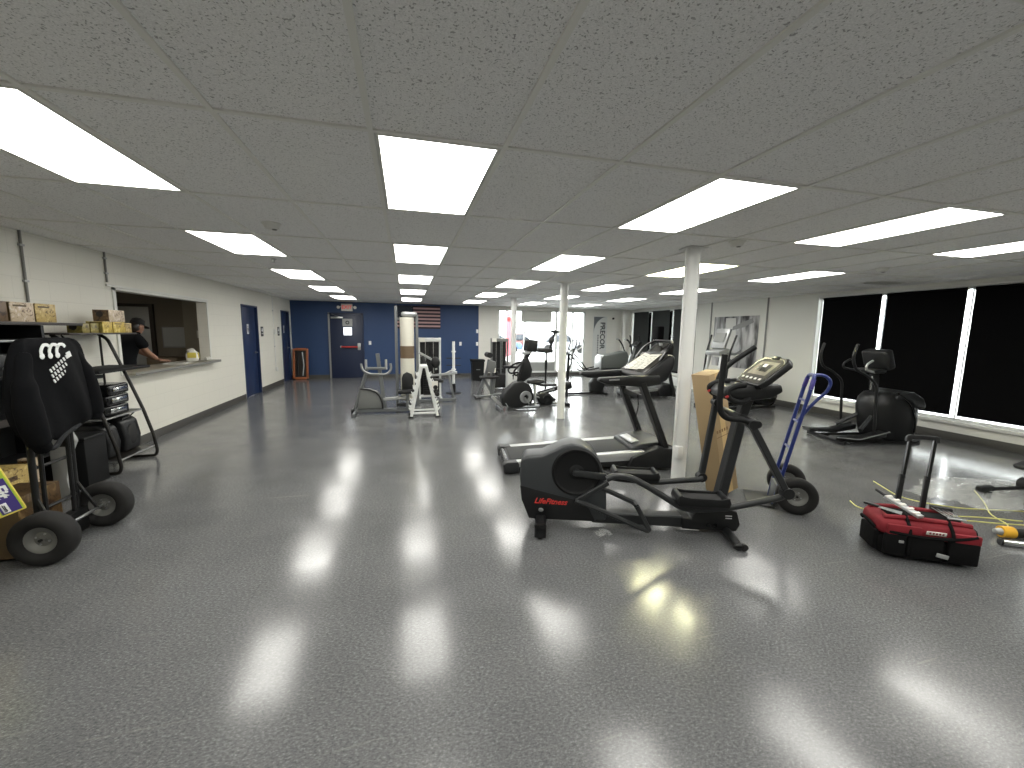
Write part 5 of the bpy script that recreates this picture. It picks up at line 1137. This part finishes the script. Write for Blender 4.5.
# ---- black trainer in front of the near windows ---------------------------
def window_trainer():
    t = thing('elliptical_trainer', 'black elliptical with bulky rounded hood standing in front of the near black blinds', 'elliptical trainer', (6.3, 4.78, 0), -12)
    ring = lambda z, x0, x1, w: [((x0+x1)/2+(x1-x0)/2*(abs(math.cos(a))**.75)*(1 if math.cos(a) > 0 else -1), w*(abs(math.sin(a))**.75)*(1 if math.sin(a) > 0 else -1), z) for a in [2*PI*k/32 for k in range(32)]]
    MB().loft([ring(.03,.64,1.20,.25), ring(.10,.60,1.25,.275), ring(.35,.53,1.27,.285), ring(.55,.50,1.26,.28), ring(.66,.52,1.22,.26), ring(.74,.58,1.12,.21), ring(.765,.66,1.02,.12)]).build('hood', 'blk', t)
    MB().prism([(.74,.60),(.78,.72),(.90,.79),(1.06,.78),(1.22,.69),(1.27,.58),(1.25,.52)], -.25, .25, 'y', bev=.05, seg=3).build('hood_top', 'char_dark', t)
    for y in (-.285, .285): MB().tube([(.80,y*.8,.77),(.98,y*.98,.62),(1.08,y*1.0,.40),(1.10,y*.96,.18)], .012, .1).build('hood_seam', 'blk_gloss', t)
    MB().lathe([(0,0),(.72,0),(.72,.04),(0,.04)], (.90,0,0), (0,0,1), 28).rot(Matrix.Translation((.90,0,0)) @ Matrix.Diagonal((.72,.42,1,1)) @ Matrix.Translation((-.90,0,0))).build('base_plate', 'blk_soft', t)
    for s in (-1,1):
        MB().prism([(-.16,.08),(-.14,.12),(.30,.12),(.62,.20),(.62,.12),(.30,.06)], s*.26-.075, s*.26+.075, 'y', bev=.012).build('foot_plate', 'blk', t); MB().tube([(-.14,s*.35,.12),(.20,s*.35,.085),(.66,s*.33,.20)], .009, .05).build('foot_edge', 'silver_dull' if s < 0 else 'blk', t)
        MB().bar([(.02,s*.2,.03),(.70,s*.2,.04)], .05, .05).build('floor_rail', 'blk', t)
        MB().tube([(.45,s*.30,.18),(.40,s*.30,.9),(.20,s*.30,1.05),(.06,s*.30,1.10),(-.02,s*.30,1.28),(.04,s*.30,1.48)], .02, .1).build('swing_handle', 'blk', t); MB().tube([(.50,s*.14,1.06),(.30,s*.2,1.10),(.30,s*.2,1.18),(.40,s*.19,1.24)], .016, .05).build('fixed_grip', 'silver' if s < 0 else 'blk', t)
        MB().tube([(.60,s*.1,.42),(.30,s*.22,.2)], .03).build('crank_link', 'tube_grey', t)
    MB().bar([(.66,0,.72),(.62,0,1.08)], .09, .10).build('mast', 'blk', t); MB().cyl((.50,-.1,.80),(.50,-.1,1.0), .012).build('mast_rod', 'chrome', t)
    c = MB().box((.66,0,1.25), (.14,.42,.30), (0,-18,0), bev=.04, seg=3).build('console', 'blk', t); MB().box((.588,0,1.27), (.01,.32,.18), (0,-18,0)).build('screen', 'screen_dark', c); MB().box((.56,0,1.08), (.20,.34,.06), bev=.02).build('cup_tray', 'blk', c)
    MB().bar([(-.02,-.36,.03),(-.02,.36,.03)], .05, .05).build('rear_foot', 'blk', t)
window_trainer()
# white ledge box below the far windows
t = thing('white_ledge', 'long low white boxed ledge under the far windows behind the treadmills', 'ledge', (8.12, 11.2, 0)); MB().bx(-.10,.085,-1.3,1.0,.0,.24,.006).build('box_body', 'frame_white', t)
# ================================================================== tool bag and floor clutter at the right
mat('bag_red', (124,20,32), .75, bump=.25, bscale=18., vary=.2, vscale=9.); mat('bag_black', (10,10,11), .85, spec=.2, bump=.2, bscale=40.)
mat('cable_yellow', (204,200,120), .5); mat('tool_yellow', (226,172,44), .45); mat('film', (214,216,212), .12)
def tool_bag():
    t = thing('tool_bag', 'red and black rolling tool bag with a raised telescopic handle', 'tool bag', (3.62, 2.03, 0), -32)
    # +x along the bag, -y towards the camera
    def rr(x0, x1, y0, y1, z, r=.06, n=5, sag=0.):
        out = []
        for cx_, cy_, a0 in ((x1-r,y1-r,0),(x0+r,y1-r,90),(x0+r,y0+r,180),(x1-r,y0+r,270)):
            for k in range(n+1):
                a = R(a0+90*k/n); x = cx_+r*math.cos(a); out.append((x, cy_+r*math.sin(a), z-sag*math.cos(x/.30*1.4)))
        return out
    MB().loft([rr(-.26,.26,-.135,.135,.022,.05), rr(-.275,.275,-.15,.15,.05), rr(-.28,.28,-.155,.15,.14), rr(-.275,.275,-.15,.15,.16)]).build('base_shell', 'bag_black', t)
    MB().loft([rr(-.275,.275,-.15,.15,.155), rr(-.285,.285,-.16,.155,.20), rr(-.28,.28,-.15,.15,.265), rr(-.265,.265,-.13,.14,.30,.06,5,.014)], True).build('bag_body', 'bag_red', t, sub=1)
    MB().prism([(-.20,-.055),(-.17,-.08),(.20,-.075),(.225,-.05),(.22,.05),(.19,.065),(-.17,.07),(-.20,.045)], .278, .304, 'z', bev=.006).build('open_mouth', 'bag_black', t)
    for y in (-.10,.10): MB().tube([(-.25,y,.29),(-.12,y*1.05,.302),(.12,y*1.05,.298),(.25,y,.288)], .018, .1, 8).build('rolled_edge', 'bag_red', t)
    # front pockets
    for x, w in ((-.20,.13),(-.02,.19),(.185,.17)):
        p = MB().box((x,-.168,.115), (w,.035,.16), bev=.014).build('front_pocket', 'bag_black', t)
    MB().box((.20,-.165,.215), (.15,.03,.07), bev=.012).build('red_flap', 'bag_red', t); MB().box((-.15,-.165,.225), (.20,.025,.08), bev=.012).build('red_flap', 'bag_red', t)
    q = MB().box((.03,-.166,.232), (.11,.006,.026), (14,0,0), bev=.001).build('maker_patch', 'label_white', t)
    for k in range(5): MB().box((-.006+.018*k,-.1702,.232), (.010,.002,.014), (14,0,0)).build('patch_mark', 'bag_red', q)
    MB().box((.065,-.192,.085), (.07,.006,.03), (0,10,0), bev=.004).build('silver_tag', 'silver', t)
    MB().box((-.17,-.188,.15), (.03,.008,.02), bev=.004).build('zip_pull', 'silver', t)
    for s in (-1,1):
        MB().box((s*.285,-.02,.115), (.035,.20,.15), bev=.014).build('end_pocket', 'bag_black', t); MB().tube([(s*.285,-.09,.20),(s*.315,-.05,.235),(s*.315,.05,.235),(s*.285,.09,.20)], .011, .03).build('end_handle', 'bag_black', t)
        MB().cyl((s*.22-.02,.145,.042),(s*.22+.02,.145,.042), .042).build('wheel', 'rubber', t)
        MB().bar([(s*.078+.035,.168,.03),(s*.078+.035,.17,.24),(s*.078+.07,.22,.53)], .032, .026).build('handle_sleeve', 'blk', t)
        MB().bar([(s*.078+.068,.21,.50),(s*.078+.13,.30,.80)], .024, .019).build('handle_tube', 'blk_gloss', t)
        MB().tube([(s*.12,-.172,.06),(s*.12,-.178,.24),(s*.12,-.10,.315)], .012, .04, 6).build('webbing', 'bag_black', t)
    MB().bar([(.040,.298,.78),(.042,.305,.815),(.220,.305,.815),(.218,.298,.78)], .034, .028, fil=.02).build('grip', 'blk', t)
    MB().tube([(-.24,-.17,.21),(-.05,-.185,.195),(.13,-.18,.21),(.25,-.17,.24)], .012, .08, 6).build('shoulder_strap', 'bag_black', t)
tool_bag()
bM = Matrix.Translation((3.62, 2.03, 0)) @ Matrix.Rotation(R(-32), 4, 'Z')
t = thing('wrapped_rod', 'white wrapped rod lying across the left end of the red tool bag', 'tool', (0,0,0)); t.matrix_world = bM @ Matrix.Translation((-.115, -.03, .362)) @ Euler((R(14), 0, R(28))).to_matrix().to_4x4()
MB().bar([(0,-.13,0),(0,.11,0)], .05, .02).build('blade', 'silver', t)
for k in range(5): MB().box((.004*((k%2)*2-1),-.10+.048*k,.012), (.052,.018,.012), bev=.003).build('wrap', 'label_white', t)
MB().tube([(0,.10,0),(0,.19,.004)], .011).build('handle', 'blk', t)
t = thing('putty_knife', 'broad silver blade lying beside the wrapped rod on the tool bag', 'tool', (0,0,0)); t.matrix_world = bM @ Matrix.Translation((-.22, -.03, .325)) @ Euler((R(4), 0, R(60))).to_matrix().to_4x4()
MB().prism([(-.035,-.10),(.035,-.10),(.02,.03),(-.02,.03)], 0, .004, 'z').build('blade', 'silver', t); MB().box((0,.07,.004), (.03,.09,.016), bev=.005).build('handle', 'blk', t)
t = thing('hex_key_set', 'steel hex keys in a holder on the right end of the red tool bag', 'tool', (0,0,0)); t.matrix_world = bM @ Matrix.Translation((.165, -.01, .318))
for k in range(4): MB().tube([(-.05+.025*k,.08,.02),(-.03+.025*k,-.05,.008),(.02+.02*k,-.055,.008)], .0045, .012, 6).build('hex_key', 'chrome', t)
MB().box((.01,.09,.016), (.12,.04,.03), (0,0,-10), bev=.008).build('holder', 'blk', t); MB().box((.02,-.06,.003), (.10,.02,.006)).build('front_rail', 'silver', t)

def cable(pts, label, r=.0048):
    o = MB().tube([(x,y,r) for x,y in pts], r, .25, 8, fn=6).build('floor_cable', 'cable_yellow'); tag(o, label, 'cable', 'yellow cables on the floor')
cable([(4.98,3.22),(4.86,3.02),(4.74,2.82),(4.85,2.62),(5.0,2.5),(5.5,2.32),(6.1,2.1),(6.8,1.9)], 'long pale yellow cable running from behind the red bag to the right edge')
cable([(4.35,2.66),(4.42,2.52),(4.62,2.36),(4.88,2.22),(5.3,2.05),(6.0,1.8)], 'pale yellow cable passing close behind the red tool bag handle')
cable([(5.75,2.78),(5.40,2.52),(5.10,2.34),(4.98,2.16),(4.86,2.12),(4.74,2.10),(4.66,2.07)], 'yellow cable bending down towards the yellow tool')
cable([(4.15,2.86),(4.05,2.72),(4.2,2.55),(4.55,2.44),(4.95,2.32),(5.2,2.18)], 'thin yellow cable loop beside the raised bag handle', .005)
# crumpled clear film
t = thing('plastic_film', 'crumpled clear plastic film on the floor at the right edge', 'plastic film', (5.75, 2.72, 0))
def film():
    m, nt, b = nodes('clear_film'); L = nt.links.new; out = nt.nodes['Material Output']
    tr = N(nt, 'BsdfTransparent'); mx = N(nt, 'MixShader'); mx.inputs[0].default_value = .30
    b.inputs['Base Color'].default_value = (.72,.74,.72,1); b.inputs['Roughness'].default_value = .12
    L(tr.outputs[0], mx.inputs[1]); L(b.outputs[0], mx.inputs[2]); L(mx.outputs[0], out.inputs['Surface'])
film()
rnd = random.Random(4); mb = MB(); n = 34
gr = [[None]*n for _ in range(n)]
for i in range(n):
    for j in range(n):
        u, v = i/(n-1)*2-1, j/(n-1)*2-1; rr_ = math.hypot(u, v)
        x = u*.75+rnd.uniform(-.02,.02); y = v*.42+rnd.uniform(-.015,.015)
        z = .006+max(0, 1-rr_)*.05+rnd.uniform(0,.045)*max(0, 1-rr_*.75)
        gr[i][j] = mb.bm.verts.new((x, y, z))
for i in range(n-1):
    for j in range(n-1):
        u, v = (i+.5)/(n-1)*2-1, (j+.5)/(n-1)*2-1
        if math.hypot(u, v) < 1+.12*math.sin(5*math.atan2(v, u)): mb.bm.faces.new((gr[i][j], gr[i+1][j], gr[i+1][j+1], gr[i][j+1]))
for vtx in [v for v in mb.bm.verts if not v.link_faces]: mb.bm.verts.remove(vtx)
mb.build('film_sheet', 'clear_film', t, sharp=12)
t = thing('plastic_scrap', 'small scrap of clear plastic on the floor under the flywheel housing of the front elliptical', 'plastic film', (1.49, 2.80, 0))
mb = MB(); gq = [[mb.bm.verts.new((.016*i-.06+rnd.uniform(-.005,.005), .014*j-.05+rnd.uniform(-.005,.005), .004+rnd.uniform(0,.035)*(1-abs(i-4)/4.5))) for j in range(8)] for i in range(9)]
for i in range(8):
    for j in range(7): mb.bm.faces.new((gq[i][j], gq[i+1][j], gq[i+1][j+1], gq[i][j+1]))
mb.build('film_sheet', 'clear_film', t, sharp=12)
# loose machine part with arms and roller
t = thing('machine_part', 'black machine part with padded arm and roller lying at the right photo edge', 'machine part', (5.90, 2.45, 0), -14)
MB().tube([(-.30,.10,.09),(.0,.03,.14),(.25,.0,.20)], .019, .05).build('long_arm', 'blk', t); MB().box((-.33,.11,.095), (.14,.06,.05), (0,-8,0), bev=.012).build('end_block', 'blk', t); MB().bar([(-.30,.10,.07),(-.31,.10,.0)], .04, .04).build('support_foot', 'blk', t)
MB().cyl((.02,-.06,.16),(.02,.10,.16), .062).build('roller', 'rubber', t); MB().tube([(.05,.02,.18),(.20,.0,.27),(.34,-.02,.34)], .03, .05).build('bracket_arm', 'blk', t)
MB().prism([(-.08,.31),(-.10,.35),(.02,.40),(.30,.40),(.42,.36),(.38,.31),(.1,.29)], -.10, .12, 'y', bev=.03, seg=3).build('pad', 'pad_black', t); MB().bar([(.25,0,.18),(.27,0,.0)], .06, .06).build('support_leg', 'blk', t); MB().bar([(.28,-.3,.025),(.28,.3,.025)], .05, .05).build('floor_bar', 'blk', t)
t = thing('caster_wheel', 'dark grey caster wheel standing on the film at the right edge', 'wheel', (5.42, 2.22, 0), 40)
MB().lathe([(.02,-.03),(.085,-.035),(.10,-.02),(.10,.02),(.085,.035),(.02,.03)], (0,0,.10), (0,1,0), 26).build('tyre', 'tyre', t); MB().cyl((0,-.032,.10),(0,.032,.10), .035).build('hub', 'char', t); MB().bar([(0,-.05,.10),(0,-.05,.2),(0,.05,.2),(0,.05,.10)], .03, .008).build('fork', 'blk', t)
# chrome tube and yellow tool
t = thing('chrome_tube', 'chrome tube lying on the floor right of the red tool bag', 'tube', (4.46, 1.94, 0), -32)
MB().cyl((-.02,0,.026),(.42,0,.026), .025).build('tube_shell', 'chrome', t); MB().cyl((-.032,0,.026),(-.018,0,.026), .026).build('end_plug', 'blk', t)
t = thing('power_tool', 'yellow and black hand tool on the floor beside the chrome tube', 'power tool', (4.64, 2.02, 0), -25)
MB().cyl((-.04,0,.05),(.04,0,.05), .045).build('yellow_collar', 'tool_yellow', t); MB().cyl((.04,0,.05),(.26,0,.05), .036).build('motor_body', 'blk', t); MB().lathe([(0,0),(.03,0),(.02,.04),(0,.045)], (-.04,0,.05), (-1,0,0), 16).build('nose', 'steel', t); MB().box((.24,0,.05), (.10,.07,.09), bev=.015).build('battery', 'tool_yellow', t); MB().box((.10,.05,.035), (.06,.10,.045), bev=.012).build('side_grip', 'blk', t)
# ================================================================== seen through the shop window
mat('glass_dark', (40,46,54), .1); mat('red_cloth', (220,110,120), .7); mat('tree_bark', (70,60,54), .9)
def car(x, y, rz, col, label):
    m = 'car_%d_%d_%d' % col; mat(m, col, .25)
    t = thing('car', label, 'car', (x, y, -.04), rz, 'cars beyond the shop window')
    MB().prism([(-2.1,.35),(-2.1,.75),(-1.5,.85),(1.0,.92),(2.0,.78),(2.15,.5),(2.1,.32)], -.85, .85, 'y', bev=.08, seg=3).build('car_body', m, t)
    c = MB().prism([(-1.5,.86),(-1.0,1.38),(.35,1.42),(1.05,.90)], -.74, .74, 'y', bev=.08, seg=3).build('cabin', 'glass_dark', t); MB().prism([(-1.0,1.36),(-.95,1.44),(.3,1.47),(.36,1.40)], -.70, .70, 'y', bev=.02).build('car_roof', m, c)
    for sx in (-1.35,1.35):
        for sy in (-.82,.82): MB().lathe([(0,-.1),(.2,-.1),(.32,-.09),(.33,0),(.32,.09),(.2,.1),(0,.1)], (sx,sy,.33), (0,1,0), 20).build('wheel', 'tyre', t)
for k, (x, y, rz, col, l) in enumerate(((6.2,30,4,(60,84,130),'blue car parked beyond the shop window, beside the white shade'),(12.0,31,0,(128,130,134),'grey car parked far right beyond the shop window'),(9.2,34,2,(96,60,58),'dark red car parked beyond the shop window behind the seat pole'),(2.6,33,0,(150,152,150),'silver car parked beyond the far white column'))): car(x, y, rz, col, l)
t = thing('feather_flag', 'pale red advertising flag outside the left end of the shop window', 'flag', (3.95, 16.4, -.04)); MB().cyl((0,0,0),(0,0,2.5), .018).build('pole', 'steel', t); MB().prism([(.02,.6),(.02,2.48),(.14,2.4),(.24,2.1),(.22,.62)], -.004, .004, 'y').build('banner_cloth', 'red_cloth', t); MB().ell((.12,-.006,2.12), (.07,.004,.10)).build('red_emblem', 'red_grip', t)
def tree(x, y, s, label):
    t = thing('bare_tree', label, 'tree', (x, y, -.04), 0, 'trees beyond the street')
    r = random.Random(int(x*10)); MB().tube([(0,0,0),(.05,0,1.2*s),(0,.1,2.4*s)], .13, .3, 8, scale=[1,.9,.7]).build('trunk', 'tree_bark', t)
    b = MB()
    for k in range(26):
        a = r.uniform(0, 2*PI); z0 = r.uniform(1.0, 2.3)*s; ln = r.uniform(.5,1.1)*s; p = (math.cos(a)*ln, math.sin(a)*ln, z0+r.uniform(.3,.9)*s)
        b.tube([(0,0,z0), (p[0]*.5,p[1]*.5,z0+.25*s), p], .035, .2, 5, scale=[1,.8,.5])
    b.build('branches', 'tree_bark', t)
for x, y, s, l in ((5.0,44,1.0,'bare tree beyond the parked cars, left of the white shade'),(11.5,46,1.1,'bare tree beyond the parked cars, below the white shade'),(17.0,44,1.0,'bare tree beyond the parked cars, at the right of the shop window')): tree(x, y, s, l)
